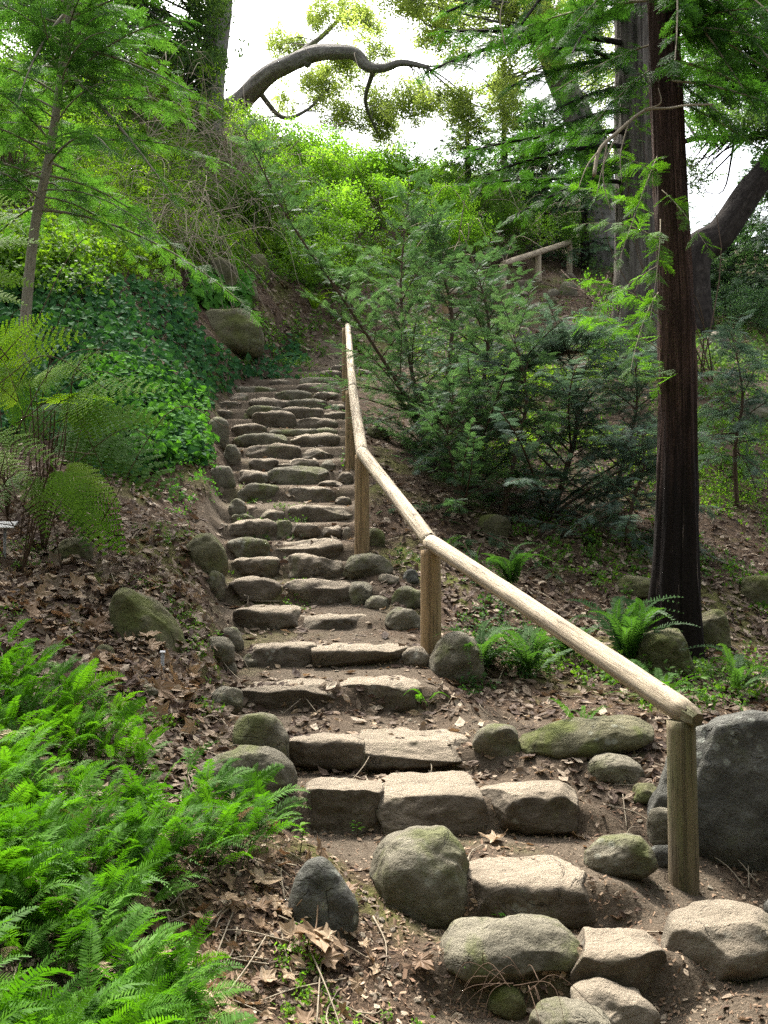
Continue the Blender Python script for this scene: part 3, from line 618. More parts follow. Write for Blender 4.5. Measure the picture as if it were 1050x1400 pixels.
# ------------------------------------------------------------------ handrails
def wobble(seed, amp=.04):
    def f(L, TH, r):
        p = np.stack([L.ravel() * 2.2 + seed, np.cos(TH).ravel() * .9 + seed, np.sin(TH).ravel() * .9], 1)
        return 1 + amp * fbm(p, 3).reshape(L.shape)
    return f
def post(px, ytop, ybase, Y, dia, mt, parent, base=None):
    b = at(px, ybase, Y); t = at(px, ytop, Y); b2 = b.copy(); b2[2] = min(b[2], H(b[0], b[1])) - .25; t = t.copy(); t[0] = b[0]
    path = smoothpath([b2, t], 26); V, T, Q, uv = tube(path, np.linspace(dia / 2 * 1.03, dia / 2 * .97, 26), 22, wobble(px, .035))
    m = MB(); m.add(V, T, Q, 0, uv); o = m.build('post', mt); o.parent = parent; return o, t
def rail(a, b, ra, rb, parent, mt=M_RAIL, sag=0, blunt=False):
    a, b = np.array(a), np.array(b); mid = (a + b) / 2 + [0, 0, -sag]; path = smoothpath([a, mid, b], 40)
    rad = np.linspace(ra, rb, 40); rad[0] *= .93; rad[-1] *= .93
    V, T, Q, uv = tube(path, rad, 24, wobble(a[1], .04))
    if blunt:   # the end was sawn flat on three sides
        dd = nrm(b - a); u = (V - a) @ dd; n1 = nrm(np.array([0, 0, 1.0]) - dd * dd[2]); n2 = np.cross(dd, n1); k = np.clip(1 - u / .16, 0, 1)
        for nn_, lim in ((n1, .034), (n2, .038), (-n2, .040), (-n1, .042)):
            o_ = np.maximum((V - a) @ nn_ - (lim + (1 - k) * .05), 0); V = V - nn_ * (o_ * (k > 0))[:, None]
    m = MB(); m.add(V, T, Q, 0, uv); o = m.build('rail', mt); o.parent = parent; return o
PD = [(935, 985, 1214, 4.6, .135), (589, 752, 876, 7.05, .143), (495, 622, 738, 8.8, .13), (479, 535, 630, 10.7, .11), (472.5, 449, 538, 13.6, .10)]
L0 = at(935, 1214, 4.6); HR = empty('handrail', (0, 0, 0)); tag(HR, 'peeled log handrail on round wooden posts along the right side of the long stone stair', 'handrail', 'log handrails')
kids = []; tops = []
for i, (px, yt, yb, Y, d) in enumerate(PD):
    o, t = post(px, yt, yb, Y, d, M_POSTG if i == 0 else M_POST, HR); kids.append(o); tops.append(at(px + [0, 0, 0, 3, 3][i], [972, 741, 619, 531, 446][i], Y))
    if i == 0: o['label'] = 'green-stained end post with a long vertical crack'
for i in range(4):
    a, b = tops[i].copy(), tops[i + 1].copy(); d = nrm(b - a)
    if i == 0: a = a - d * .05
    o = rail(a, b + d * .02, [.057, .056, .055, .046][i], [.056, .055, .046, .037][i], HR, blunt=(i == 0)); kids.append(o)
ce = nrm(tops[0] - tops[1]); c0 = tops[0] + ce * .035
V, T, Q, uv = tube(np.array([c0, c0 + ce * .03, c0 + ce * .062]), [.050, .047, .034], 7); m = MB(); m.add(V, T, Q, 0, uv); kids.append(m.build('cut_end', M_POSTG, smooth=False)); kids[-1]['label'] = 'rough dark sawn end of the rail'
# tree-cut ends and iron pins on the lowest rail joint
p0 = tops[0]; d = nrm(tops[1] - tops[0])
for s in (-.0, .09, .14):
    q = p0 + d * (s + .01) + np.array([0, -.0, .040 + .1 * s]); V, T, Q, uv = tube(np.array([q - [0, 0, .012], q + [0, 0, .006]]), .009, 8); m = MB(); m.add(V, T, Q, 0, uv); kids.append(m.build('nail', M_DARKB))
q = tops[1] + [0, 0, .056]; V, T, Q, uv = tube(np.array([q - [0, 0, .012], q + [0, 0, .007]]), .011, 8); m = MB(); m.add(V, T, Q, 0, uv); kids.append(m.build('nail', M_DARKB))
for kk in kids: kk.parent = None
HR.location = L0; settle(HR, *kids)
UP = [(688, 362, 403, 22.6, .15), (736, 346, 386, 24.3, .15), (779, 332, 376, 26.2, .15)]
H2 = empty('handrail', at(688, 403, 22.6)); tag(H2, 'distant log handrail climbing right along the upper path behind the firs', 'handrail', 'log handrails'); kids = []; tops = []
for (px, yt, yb, Y, d) in UP:
    o, t = post(px, yt, yb, Y, d * 1.05, M_RAIL, None); kids.append(o); tops.append(at(px, yt - 1, Y))
tops.append(at(612, 396, 20.6)); kids.append(rail(tops[0], tops[1], .075, .075, None)); kids.append(rail(tops[1], tops[2] , .075, .07, None))
o, t = post(609, 402, 428, 20.6, .15, M_POST, None); kids.append(o); kids.append(rail(at(609, 401, 20.6), at(640, 392, 21.3), .06, .06, None))
settle(H2, *kids)
# far rail on the right skyline
H3 = empty('handrail', at(985, 352, 27)); tag(H3, 'far grey rail on two posts on the skyline right of the redwood', 'handrail', 'log handrails'); kids = []
for px in (981, 1040): o, t = post(px, 341, 362, 27, .12, M_POSTG, None); kids.append(o)
kids.append(rail(at(965, 340, 27), at(1075, 339, 27), .05, .05, None, M_POSTG)); settle(H3, *kids)
# plant labels
def plate(name, px, py, Yb, w_, d_, hgt, label):
    p = hit([px], [py])[0]; e = empty(name, p); m = MB(); V, T, Q, uv = tube(np.array([[0, 0, -.1], [0, 0, hgt]]), .011, 4); m.add(V, T, Q, 0, uv); m.build('stake', M_METAL, e)
    V, Q = CS[12]; m = MB(); m.add(np.clip(V, -1, 1) * [w_ / 2, d_ / 2, .004] @ np.array(Matrix.Rotation(.5, 3, 'X')).T + [0, 0, hgt], None, Q, 0); o = m.build('plate', M_METAL, e, smooth=False)
    tag(e, label, 'plant marker')
plate('plant_marker', 6, 768, 0, .15, .1, .26, 'small grey plant label plate on a stake under the bracken')
plate('plant_marker', 222, 924, 0, .03, .02, .14, 'short dark stake standing in dry leaves above the ferns')
# ------------------------------------------------------------------ tree trunks
def furrow(seed, nr, amp, flare=0, fl=.8, lobes=5):
    def f(L, TH, r):
        a = TH * nr / 6.2832; Pn = np.stack([np.cos(TH).ravel() * nr * .16 + seed, np.sin(TH).ravel() * nr * .16, L.ravel() * .9], 1)
        ridg = 1 - 2 * np.abs(vnoise(Pn)) ; fine = fbm(Pn * 2.3, 2)
        o = 1 + amp * ridg.reshape(L.shape) + amp * .5 * fine.reshape(L.shape)
        if flare: o = o + flare * np.exp(-L / fl) * (1 + .35 * np.cos(TH * lobes + seed) + .25 * np.cos(TH * 3 + 2 * seed))
        return o
    return f
def pxpath(pts): return np.array([at(*p) for p in pts])
def tree(name, pts, rads, mtl, label, cat='tree', n=70, seg=22, disp=None, group=None, extra=()):
    """pts pixel path from the ground up; extra limbs as (pts, rads)"""
    P = pxpath(pts); P[0, 2] = H(P[0, 0], P[0, 1]) - .3 if np.isfinite(P[0, 1]) else P[0, 2]
    e = empty(name, P[0] + [0, 0, .3]); path = smoothpath(P, n); rr = np.interp(np.linspace(0, 1, n), np.linspace(0, 1, len(rads)), rads)
    V, T, Q, uv = tube(path, rr, seg, disp); m = MB(); m.add(V, T, Q, 0, uv); tr = m.build('trunk', mtl); kids = [tr]
    for q, r in extra:
        Pq = pxpath(q); pq = smoothpath(Pq, 34); rq = np.interp(np.linspace(0, 1, 34), np.linspace(0, 1, len(r)), r)
        V, T, Q, uv = tube(pq, rq, 14, furrow(len(q) + 3, 9, .05)); m = MB(); m.add(V, T, Q, 0, uv); kids.append(m.build('limb', mtl))
    tag(e, label, cat, group); return e, path, rr, kids

# ------------------------------------------------------------------ leaf templates
def lance(x0, d, L, w_, up=0.0, fold=.0, bend=0.0):
    """a pointed leaflet from x0 along d (2-D dir in xy), 6 vertices"""
    d = np.array([d[0], d[1], up]); d = d / np.linalg.norm(d); n = np.array([-d[1], d[0], 0]); n /= np.linalg.norm(n) + 1e-9
    P = [np.array(x0)]
    for t, ww in ((.3, 1.0), (.7, .72)):
        c = np.array(x0) + d * L * t + [0, 0, -bend * L * t * t]
        P += [c + n * w_ / 2 * ww + [0, 0, fold * w_], c - n * w_ / 2 * ww + [0, 0, fold * w_]]
    P.append(np.array(x0) + d * L + [0, 0, -bend * L])
    return np.array(P), [(0, 2, 1), (3, 4, 5)], [(1, 2, 4, 3)]
def collect(parts):
    V = []; T = []; Q = []; n = 0
    for v, t, q in parts:
        V.append(v); T += [tuple(i + n for i in a) for a in t]; Q += [tuple(i + n for i in a) for a in q]; n += len(v)
    return np.concatenate(V), np.array(T).reshape(-1, 3).astype(int), np.array(Q).reshape(-1, 4).astype(int)
def strip(P, w_):
    P = np.asarray(P); d = nrm(np.gradient(P, axis=0)); n = nrm(np.cross(d, [0, 0, 1.0]) + 1e-6); w_ = np.broadcast_to(w_, (len(P),))[:, None]
    V = np.concatenate([P + n * w_ / 2, P - n * w_ / 2]); k = len(P)
    return V, [], [(i, i + 1, k + i + 1, k + i) for i in range(k - 1)]
def frond(seed, n=24, wid=.17, arch=.35, pw=.042, droop=.25, curl=.2):
    rs = random.Random(seed); parts = []; side = rs.uniform(-.12, .12)
    def ax(t): return np.array([t * (1 - .15 * t * arch), side * t * t, arch * t - arch * 1.25 * t * t * t])
    parts.append(strip([ax(t) for t in np.linspace(0, 1, 9)], np.linspace(.012, .003, 9)))
    for i in range(n):
        t = .14 + .85 * i / (n - 1); u = i / (n - 1)
        L = wid * min(1, .55 + 2.2 * u) * (1 - u ** 2.2) ** .7 + .012
        for s in (-1, 1):
            L2 = L * rs.uniform(.85, 1.12)
            parts.append(lance(ax(t), (.42 + .25 * u + rs.uniform(-.08, .08), s), L2, pw * rs.uniform(.8, 1.1) * (1 - .4 * u), rs.uniform(-.1, .25), 0, droop * rs.uniform(.3, 1.3)))
    return collect(parts)
def bipinnate(seed, n=15, wid=.30, m=10):
    rs = random.Random(seed); parts = []
    def ax(t): return np.array([t, 0, .22 * t - .42 * t * t])
    parts.append(strip([ax(t) for t in np.linspace(0, 1, 8)], np.linspace(.012, .003, 8)))
    for i in range(n):
        u = i / (n - 1); t = .15 + .84 * u; L = wid * (1 - u) ** .8 * min(1, .75 + 1.5 * u) + .02
        for s in (-1, 1):
            d = np.array([.45, s, rs.uniform(-.1, .12)]); d /= np.linalg.norm(d); b = ax(t); nn = np.array([-d[1], d[0], 0]); bd = rs.uniform(.1, .3)
            parts.append(strip([b + d * L * q + [0, 0, -bd * L * q * q] for q in (0, .5, 1)], [.006, .004, .002]))
            mm = max(3, int(9 * L / wid) + 1)
            for j in range(mm):
                q = (j + .5) / mm; c = b + d * L * q + [0, 0, -bd * L * q * q]; l2 = .042 * (1 - .7 * q) * (L / wid) ** .5 + .006
                for s2 in (-1, 1):
                    dd = d * .35 + nn * s2; parts.append(lance(c, (dd[0], dd[1]), l2 * rs.uniform(.7, 1.2), .028, rs.uniform(-.1, .2), 0, .15))
    return collect(parts)
def needle_spray(seed, nt=9, tw=.42, nl=.09, step=.05, nw=.028, ang=.7):
    """flat spray: axis with side twigs, all carrying needles (length 1)"""
    rs = random.Random(seed); V = []; T = []; Q = []
    def ndl(c, d, L, wv):
        k = len(V); n = np.cross(d, [rs.uniform(-.4, .4), rs.uniform(-.4, .4), 1]); n = n / (np.linalg.norm(n) + 1e-9)
        V.extend([c - n * wv / 2, c + n * wv / 2, c + d * L]); T.append((k, k + 1, k + 2))
    def twig(b, d, L, lift):
        k = max(3, int(L / step)); n = np.array([-d[1], d[0], 0])
        for j in range(k + 1):
            q = j / k; c = b + d * L * q + [0, 0, lift * L * q * q]; ll = nl * (1 - .45 * q) * rs.uniform(.8, 1.15)
            for s in (-1, 1):
                dd = d * .75 + n * s * .8 + np.array([0, 0, rs.uniform(-.15, .3)]); ndl(c, dd / np.linalg.norm(dd), ll, nw)
        k0 = len(V); e = b + d * L + [0, 0, lift * L]; w2 = .008
        V.extend([b + n * w2 / 2, b - n * w2 / 2, e]); T.append((k0, k0 + 1, k0 + 2))
    X = np.array([1.0, 0, 0]); twig(np.zeros(3), X, 1.0, -.12)
    for i in range(nt):
        t = .08 + .84 * i / nt
        for s in (-1, 1):
            if rs.random() < .1: continue
            a = ang * rs.uniform(.8, 1.2); d = np.array([math.cos(a), s * math.sin(a), rs.uniform(-.12, .12)])
            twig(np.array([t, 0, -.12 * t * t]), d, tw * (1 - .65 * t) * rs.uniform(.7, 1.15), -.15)
    return np.array(V), np.array(T), np.zeros((0, 4), int)
def coarse_spray(seed, n=26, L=.34, w_=.05):
    rs = random.Random(seed); parts = []
    for i in range(n):
        t = rs.random(); a = rs.uniform(.25, 1.1) * rs.choice((-1, 1)); l = L * (1 - .6 * t) * rs.uniform(.5, 1.2)
        parts.append(lance([t * .8, rs.uniform(-.04, .04), -.12 * t * t], (math.cos(a), math.sin(a)), l, w_ * rs.uniform(.6, 1.3), rs.uniform(-.35, .25), 0, .2))
    return collect(parts)
def leaf_clump(seed, n=16, size=.22, spread=.5, wr=.5):
    """leaves around a short twig; clump radius ~spread"""
    rs = random.Random(seed); parts = []
    for i in range(n):
        c = np.array([rs.gauss(0, 1), rs.gauss(0, 1), rs.gauss(0, .8)]) * spread * .5; v, t, q = lance([0, 0, 0], (1, 0), size * rs.uniform(.6, 1.25), size * wr, 0, rs.uniform(0, .18), rs.uniform(0, .35))
        Rm = np.array(Matrix.Rotation(rs.uniform(0, 6.28), 3, 'Z')) @ np.array(Matrix.Rotation(rs.gauss(.25, .5), 3, 'Y')) @ np.array(Matrix.Rotation(rs.gauss(0, .55), 3, 'X'))
        parts.append((v @ Rm.T + c, t, q))
    return collect(parts)
def broad(seed, w_=.8):
    """heart-shaped leaf, length 1"""
    rs = random.Random(seed); o = [(0, 0), (-.12, .22), (.08, .42), (.42, .40), (.75, .2), (1.02, 0), (.75, -.2), (.42, -.40), (.08, -.42), (-.12, -.22)]
    V = [(x, y * w_ / .8, abs(y) * rs.uniform(.1, .35) - .22 * max(x, 0) ** 2 + rs.uniform(-.02, .02)) for x, y in o] + [(.4, 0, -.03)]
    return np.array(V), np.array([(10, i, (i + 1) % 10) for i in range(10)])[:, ::-1], np.zeros((0, 4), int)
def dry(seed, lobes=0, curl=.35):
    rs = random.Random(seed)
    if lobes:
        o = []
        for k in range(lobes):
            a = math.pi * (-.72 + 1.44 * k / (lobes - 1)); r = [.62, .9, 1.05, .9, .62][k % 5] * rs.uniform(.85, 1.1)
            for da, rr in ((-.24, .7), (-.12, .86), (0, 1), (.1, .84), (.24, .72)): o.append((r * rr * math.cos(a + da), r * rr * math.sin(a + da)))
            if k < lobes - 1: a2 = a + math.pi * .18; o.append((.56 * math.cos(a2), .56 * math.sin(a2)))
        o.append((-.12, -.05)); o.append((-.12, .05))
        o = [(x, y) for x, y in o]
    else:
        o = [(-.5, 0), (-.3, .16), (0, .25 * rs.uniform(.8, 1.3)), (.3, .15), (.55, 0), (.3, -.15), (0, -.24 * rs.uniform(.8, 1.3)), (-.3, -.15)]
    n = len(o); a = rs.uniform(0, 3.14); ca, sa = math.cos(a), math.sin(a); cu = curl * rs.uniform(.5, 1.8)
    V = []
    for rr in (1.0, .5):
        for x, y in o:
            x, y = x * rr, y * rr; u = x * ca + y * sa; V.append((x, y, cu * u * u + rs.uniform(-.07, .07) * rr + (.1 * math.sin(5 * math.atan2(y, x)) * rr * .5 if lobes else 0)))
    V.append((0, 0, -.03)); T = [(2 * n, n + i, n + (i + 1) % n) for i in range(n)]; Q = [(i, (i + 1) % n, n + (i + 1) % n, n + i) for i in range(n)]
    return np.array(V), np.array(T), np.array(Q)
T_FERN = [frond(i, n=27, pw=.034, wid=.14 + .03 * (i % 3), arch=.25 + .12 * (i % 4)) for i in range(6)]
T_SWORD = [frond(20 + i, n=30, wid=.10, arch=.3 + .15 * i, pw=.03, droop=.1) for i in range(4)]
T_BRACK = [bipinnate(i) for i in range(4)]
T_SPRAY = [needle_spray(i) for i in range(5)]
T_LSPRAY = [needle_spray(10 + i, nt=8, tw=.5, nl=.095, step=.055, nw=.034, ang=.8) for i in range(4)]
T_CSPRAY = [coarse_spray(i) for i in range(5)]
T_CLUMP = [leaf_clump(i) for i in range(6)]
T_BROAD = [broad(i) for i in range(5)]
T_SPRIG = [leaf_clump(30 + i, 9, .42, .55, .55) for i in range(5)]
T_DRY = [dry(i) for i in range(8)]
T_SYC = [dry(20 + i, 5, .3) for i in range(5)]
T_CHIP = [(np.array([(-.5, -.2, 0), (.5, -.14, .05), (.4, .2, .12), (-.45, .16, .02)]), np.zeros((0, 3), int), np.array([(0, 1, 2, 3)])),
          (np.array([(-.5, -.06, 0), (.5, -.05, .05), (.5, .05, .02), (-.5, .05, .06)]), np.zeros((0, 3), int), np.array([(0, 1, 2, 3)]))]
RG = np.random.RandomState(11)
def rdir(n, zlo=-1, zhi=1, rg=None):
    rg = rg or RG; z = rg.uniform(zlo, zhi, n); a = rg.uniform(0, 6.2832, n); r = np.sqrt(np.maximum(1 - z * z, 0)); return np.stack([r * np.cos(a), r * np.sin(a), z], 1)

# ------------------------------------------------------------------ conifers
def limb_set(mbW, mbF, roots, dirs, lens, rg, temps, spray, step, droop, up=.1, r0=.012, fan=.9, hang=0.0, wdisp=None):
    """each limb: curved wood + sprays both sides"""
    Ps = []; Ds = []; Us = []; Ss = []
    for p, d, L in zip(roots, dirs, lens):
        d = d / np.linalg.norm(d); side = np.cross(d, [0, 0, 1.0]); side /= np.linalg.norm(side) + 1e-9; bend = rg.uniform(-.18, .18)
        t = np.linspace(0, 1, 9)[:, None]; path = p + d * L * t + side * bend * L * t * t + np.array([0, 0, 1.0]) * (-droop * L * t * t)
        k = max(r0 * (L / 1.5) ** .8, .004); V, T, Q, uv = tube(path, np.linspace(k, k * .25, 9), 5, None, False); mbW.add(V, T, Q, 0, uv)
        m = max(2, int(L / step)); q = (np.arange(m) + rg.rand(m) * .6) / m; q = .12 + .88 * q
        for s in (-1, 1):
            qq = np.clip(q + rg.uniform(-.03, .03, m), 0.05, 1); tan = d * L + side * bend * 2 * L * qq[:, None] + np.array([0, 0, -2 * droop * L]) * qq[:, None]
            tan = nrm(tan); P = p + d * L * qq[:, None] + side * bend * L * (qq ** 2)[:, None] + np.array([0, 0, -droop * L]) * (qq ** 2)[:, None]
            D = nrm(tan * .7 + side * s * fan * rg.uniform(.5, 1.2, (m, 1)) + rg.normal(0, .22, (m, 3)) + [0, 0, -hang])
            Ps.append(P); Ds.append(D); Ss.append(spray * (1 - .45 * qq) * rg.uniform(.65, 1.2, m)); Us.append(nrm(np.array([0, 0, 1.0]) + rg.normal(0, .5, (m, 3))))
        Ps.append((p + d * L + side * bend * L + np.array([0, 0, -droop * L]))[None]); Ds.append(nrm(d + side * bend * 2 + np.array([0, 0, -2 * droop]))[None]); Ss.append(np.array([spray * .6])); Us.append(np.array([[0, 0, 1.0]]))
    P = np.concatenate(Ps); replicate(mbF, temps, frames(np.concatenate(Ds), np.concatenate(Us), np.concatenate(Ss)), P, rg)
def conifer(name, pts, rads, label, leaf, bark, nb, L0, L1, t0=.1, t1=.98, droop=.15, rise=.35, spray=.3, step=.12, temps=None, seed=1, extra=None, hang=0.0, group=None, n=40, seg=10, disp=None, side=None, irr=.35):
    rg = np.random.RandomState(seed); e, path, rr, kids = tree(name, pts, rads, bark, label, n=n, seg=seg, disp=disp, group=group)
    t = t0 + (t1 - t0) * (np.arange(nb) + rg.rand(nb)) / nb; idx = t * (len(path) - 1); i = np.minimum(idx.astype(int), len(path) - 2); f = (idx - i)[:, None]
    roots = path[i] * (1 - f) + path[i + 1] * f; az = np.arange(nb) * 2.4 + rg.uniform(-.5, .5, nb)
    if side is not None: az = np.where(rg.rand(nb) < .65, side + rg.uniform(-1.1, 1.1, nb), az)
    q = (t - t0) / (t1 - t0); lens = (L0 * (1 - q) + L1 * q) * rg.uniform(1 - irr, 1 + irr * .6, nb)
    dirs = np.stack([np.cos(az), np.sin(az), np.full(nb, rise) + .5 * q + rg.uniform(-.45, .45, nb) * irr * 2], 1)
    W, F = MB(), MB(); limb_set(W, F, roots, dirs, lens, rg, temps or T_SPRAY, spray, step, droop, hang=hang)
    if extra:
        a = np.array([at(*q[0]) for q in extra]); b = np.array([at(*q[1]) for q in extra]); dr = .12
        L = np.linalg.norm(b - a, axis=1); d = nrm(b - a + np.array([0, 0, 1.0]) * (dr * L)[:, None]); limb_set(W, F, a, d, L, rg, temps or T_SPRAY, spray, step, dr, hang=hang, r0=.02)
    kids.append(W.build('branches', bark)); kids.append(F.build('crown', leaf, smooth=False)); settle(e, *kids); return e

FIRG = 'firs and redwoods around the stair'
conifer('fir_tree', [(592, 640, 11.6), (585, 590, 11.5), (548, 530, 11.3), (470, 410, 11.0), (395, 300, 10.8), (330, 175, 10.6)], [.028, .022, .014, .005],
        'slender leaning dark green fir whose thin stem bends left over the top of the stair', L_FIR, M_TWIGD, 80, 1.0, .3, .08, 1.0, .1, .55, .2, .085, irr=.8, seed=3, group=FIRG)
conifer('fir_tree', [(590, 650, 11.8), (565, 520, 12.0), (548, 400, 12.0), (560, 250, 12.0)], [.03, .025, .018, .004],
        'upright dark green fir sapling between the leaning fir and the handrail', L_FIR, M_TWIGD, 72, 1.3, .35, .03, 1.0, .12, .6, .2, .085, irr=.7, seed=4, group=FIRG)
conifer('fir_tree', [(630, 700, 11.0), (655, 560, 11.3), (668, 450, 11.2), (652, 368, 11.2)], [.035, .028, .018, .004],
        'dense upright dark fir sapling in the middle of the slope', L_FIR, M_TWIGD, 74, 1.6, .4, .03, 1.0, .14, .5, .2, .085, irr=.75, seed=5, group=FIRG)
conifer('fir_tree', [(740, 740, 10.4), (775, 640, 10.6), (790, 560, 10.7), (775, 465, 10.8)], [.04, .03, .02, .005],
        'drooping blue-green fir sapling left of the redwood trunk', L_FIRB, M_TWIGD, 70, 1.6, .7, .03, 1.0, .25, .35, .21, .085, irr=.75, seed=6, group=FIRG, hang=.15)
conifer('fir_tree', [(600, 690, 11.2), (640, 600, 11.0), (700, 520, 10.8), (745, 490, 10.8), (800, 480, 10.7)], [.04, .035, .02, .006],
        'bent low fir reaching right behind the handrail with hanging grey green sprays', L_FIRB, M_TWIGD, 66, 1.2, .8, .1, 1.0, .3, .3, .21, .085, irr=.75, seed=7, group=FIRG, hang=.2)
conifer('fir_tree', [(820, 730, 10.4), (850, 640, 10.4), (870, 560, 10.4), (868, 490, 10.5)], [.03, .022, .015, .004],
        'small blue-green fir nearest the left side of the redwood trunk', L_FIRB, M_TWIGD, 54, 1.1, .5, .1, 1.0, .25, .4, .21, .085, irr=.75, seed=12, group=FIRG, hang=.15)
conifer('fir_tree', [(680, 710, 10.2), (705, 620, 10.2), (720, 540, 10.3), (700, 450, 10.3)], [.03, .022, .015, .004],
        'low dark fir in front of the other firs, behind the middle post', L_FIR, M_TWIGD, 56, 1.1, .5, .08, 1.0, .2, .4, .2, .085, irr=.75, seed=13, group=FIRG, hang=.1)
conifer('fir_tree', [(600, 560, 13.5), (618, 450, 13.5), (605, 370, 13.5), (590, 310, 13.5)], [.035, .028, .018, .004],
        'dark fir rising behind the upright sapling towards the upper steps', L_FIR, M_TWIGD, 64, 1.3, .5, .1, 1.0, .15, .5, .23, .1, irr=.7, seed=14, group=FIRG)
conifer('fir_tree', [(850, 770, 9.6), (862, 700, 9.7), (880, 640, 9.8), (878, 590, 9.8)], [.022, .016, .01, .004],
        'knee-high blue-green fir between the hanging firs and the redwood foot', L_FIRB, M_TWIGD, 56, 1.0, .45, .03, 1.0, .25, .3, .2, .085, irr=.75, seed=16, group=FIRG, hang=.15)
conifer('fir_tree', [(640, 730, 9.7), (628, 670, 9.8), (612, 600, 9.9), (620, 540, 9.9)], [.022, .016, .01, .004],
        'small fir closest to the rail between the second and third posts', L_FIR, M_TWIGD, 60, .95, .4, .05, 1.0, .2, .4, .18, .08, irr=.75, seed=17, group=FIRG, hang=.1)
conifer('young_conifer', [(28, 400, 10.6), (45, 330, 10.6), (68, 210, 10.5), (85, 90, 10.4), (100, -40, 10.3), (110, -260, 10.2)], [.062, .052, .046, .038, .03, .01],
        'young feathery conifer with a thin pale leaning trunk high on the left bank', L_HEML, M_SAPB, 66, 2.1, 1.2, .25, 1.0, .42, .22, .34, .14, temps=T_LSPRAY, seed=8, group=FIRG, hang=.12,
        extra=[((90, 60, 10.4), (250, 120, 9.8)), ((85, 90, 10.4), (230, 260, 10)), ((92, 30, 10.4), (200, -20, 10)), ((88, 20, 10.4), (10, 130, 9.5))])
conifer('fir_tree', [(1010, 720, 11.5), (1005, 620, 11.5), (1015, 540, 11.5), (1000, 450, 11.6)], [.03, .022, .015, .004],
        'thin blue-green fir on the slope right of the redwood trunk', L_FIRB, M_TWIGD, 46, .9, .4, .3, 1.0, .35, .2, .24, .1, irr=.75, seed=15, group=FIRG, hang=.15)
# the redwood by the handrail
e, path, rr, kids = tree('redwood_tree', [(921, 900, 7.95), (923, 800, 7.95), (927, 600, 7.95), (923, 400, 7.95), (914, 200, 7.95), (907, 0, 7.95), (900, -500, 8.0)], [.185, .165, .14, .135, .125, .12, .10],
                         M_RED, 'slender redwood with dark reddish furrowed trunk standing right of the handrail', n=240, seg=64, disp=furrow(2.3, 26, .10, .42, .55), group=FIRG)
rg = np.random.RandomState(21); W, F, F2 = MB(), MB(), MB()
ex = [((906, 60, 8), (1010, 30, 7.6)), ((908, 100, 8), (1000, 180, 7.8)), ((908, 130, 8), (1070, 230, 8)), ((905, 10, 8), (990, 10, 8.3)), ((905, -20, 8), (1090, 90, 8.6)), ((908, 80, 8), (1060, 150, 9)), ((905, -60, 8), (985, 100, 8.6)), ((906, 40, 8), (1080, 10, 7.0)), ((905, 40, 7.95), (1040, 60, 7.2)), ((908, 110, 7.9), (1075, 160, 7.0)), ((905, 20, 7.9), (1010, -60, 7.0)), ((908, 60, 8), (1100, 40, 8.4)), ((905, 0, 8), (1080, -60, 7.6)),
      ((905, -60, 8), (1050, 90, 7.3)), ((905, -100, 8), (960, 60, 6.9)), ((903, -120, 8), (1120, 140, 7.4)), ((905, -30, 8), (1000, 120, 7.4)), ((905, -80, 8), (1020, 20, 6.8)), ((905, 10, 8), (1060, 120, 7.8))]
a = np.array([at(*q[0]) for q in ex]); b = np.array([at(*q[1]) for q in ex]); L = np.linalg.norm(b - a, axis=1)
limb_set(W, F, a, nrm(b - a + np.array([0, 0, .2]) * L[:, None]), L, rg, T_LSPRAY, .3, .075, .2, r0=.014, hang=.1)
ex = [((900, 430, 7.9), (800, 370, 7.2)), ((905, 480, 7.9), (770, 430, 7.3)), ((905, 330, 7.9), (800, 300, 7.3)), ((910, 250, 7.9), (830, 200, 7.4)), ((903, 300, 7.8), (905, 420, 7.2)), ((900, 400, 7.8), (860, 500, 7.2)),
      ((905, 360, 8), (810, 440, 8.2)), ((905, 200, 8), (870, 330, 7.4)), ((905, 540, 8), (880, 480, 7.4)), ((905, 260, 7.8), (950, 330, 7.3)), ((905, 300, 8), (760, 250, 8.4))]
a = np.array([at(*q[0]) for q in ex]); b = np.array([at(*q[1]) for q in ex]); L = np.linalg.norm(b - a, axis=1)
limb_set(W, F2, a, nrm(b - a + np.array([0, 0, .25]) * L[:, None]), L, rg, T_LSPRAY, .2, .10, .25, r0=.007, hang=.2)
ex = [((895, -60, 8), (790, 40, 7.4)), ((895, -30, 8), (700, -20, 7.8)), ((897, 60, 8), (760, 130, 7.6)), ((897, 0, 8), (640, 60, 8.4)), ((895, -90, 8), (740, 70, 8.8)), ((895, -150, 8), (600, -40, 8.5)), ((898, 90, 8), (820, 170, 7.6))]
a = np.array([at(*q[0]) for q in ex]); b = np.array([at(*q[1]) for q in ex]); L = np.linalg.norm(b - a, axis=1)
limb_set(W, F, a, nrm(b - a + np.array([0, 0, .2]) * L[:, None]), L, rg, T_LSPRAY, .26, .06, .2, r0=.012, hang=.25)
bb = smoothpath(pxpath([(975, 143, 7.2), (940, 144, 7.3), (915, 148, 7.55), (880, 152, 7.5), (845, 180, 7.4), (820, 205, 7.3), (812, 240, 7.2)]), 40)
V, T, Q, uv = tube(bb, np.linspace(.006, .014, 40), 7, furrow(4, 5, .2)); W.add(V, T, Q, 0, uv)
for (p, q) in [((845, 180, 7.4), (815, 270, 7.2)), ((830, 195, 7.35), (835, 290, 7.3)), ((860, 165, 7.45), (850, 250, 7.3)), ((770, 125, 7.9), (870, 122, 7.95)), ((880, 150, 7.5), (900, 120, 7.4)), ((820, 205, 7.3), (790, 260, 7.1)), ((690, 60, 8), (700, -40, 8.2))]:
    A, B = at(*p), at(*q); V, T, Q, uv = tube(smoothpath([A, (A + B) / 2 + rg.normal(0, .05, 3), B], 12), np.linspace(.007, .002, 12), 5); W.add(V, T, Q, 0, uv)
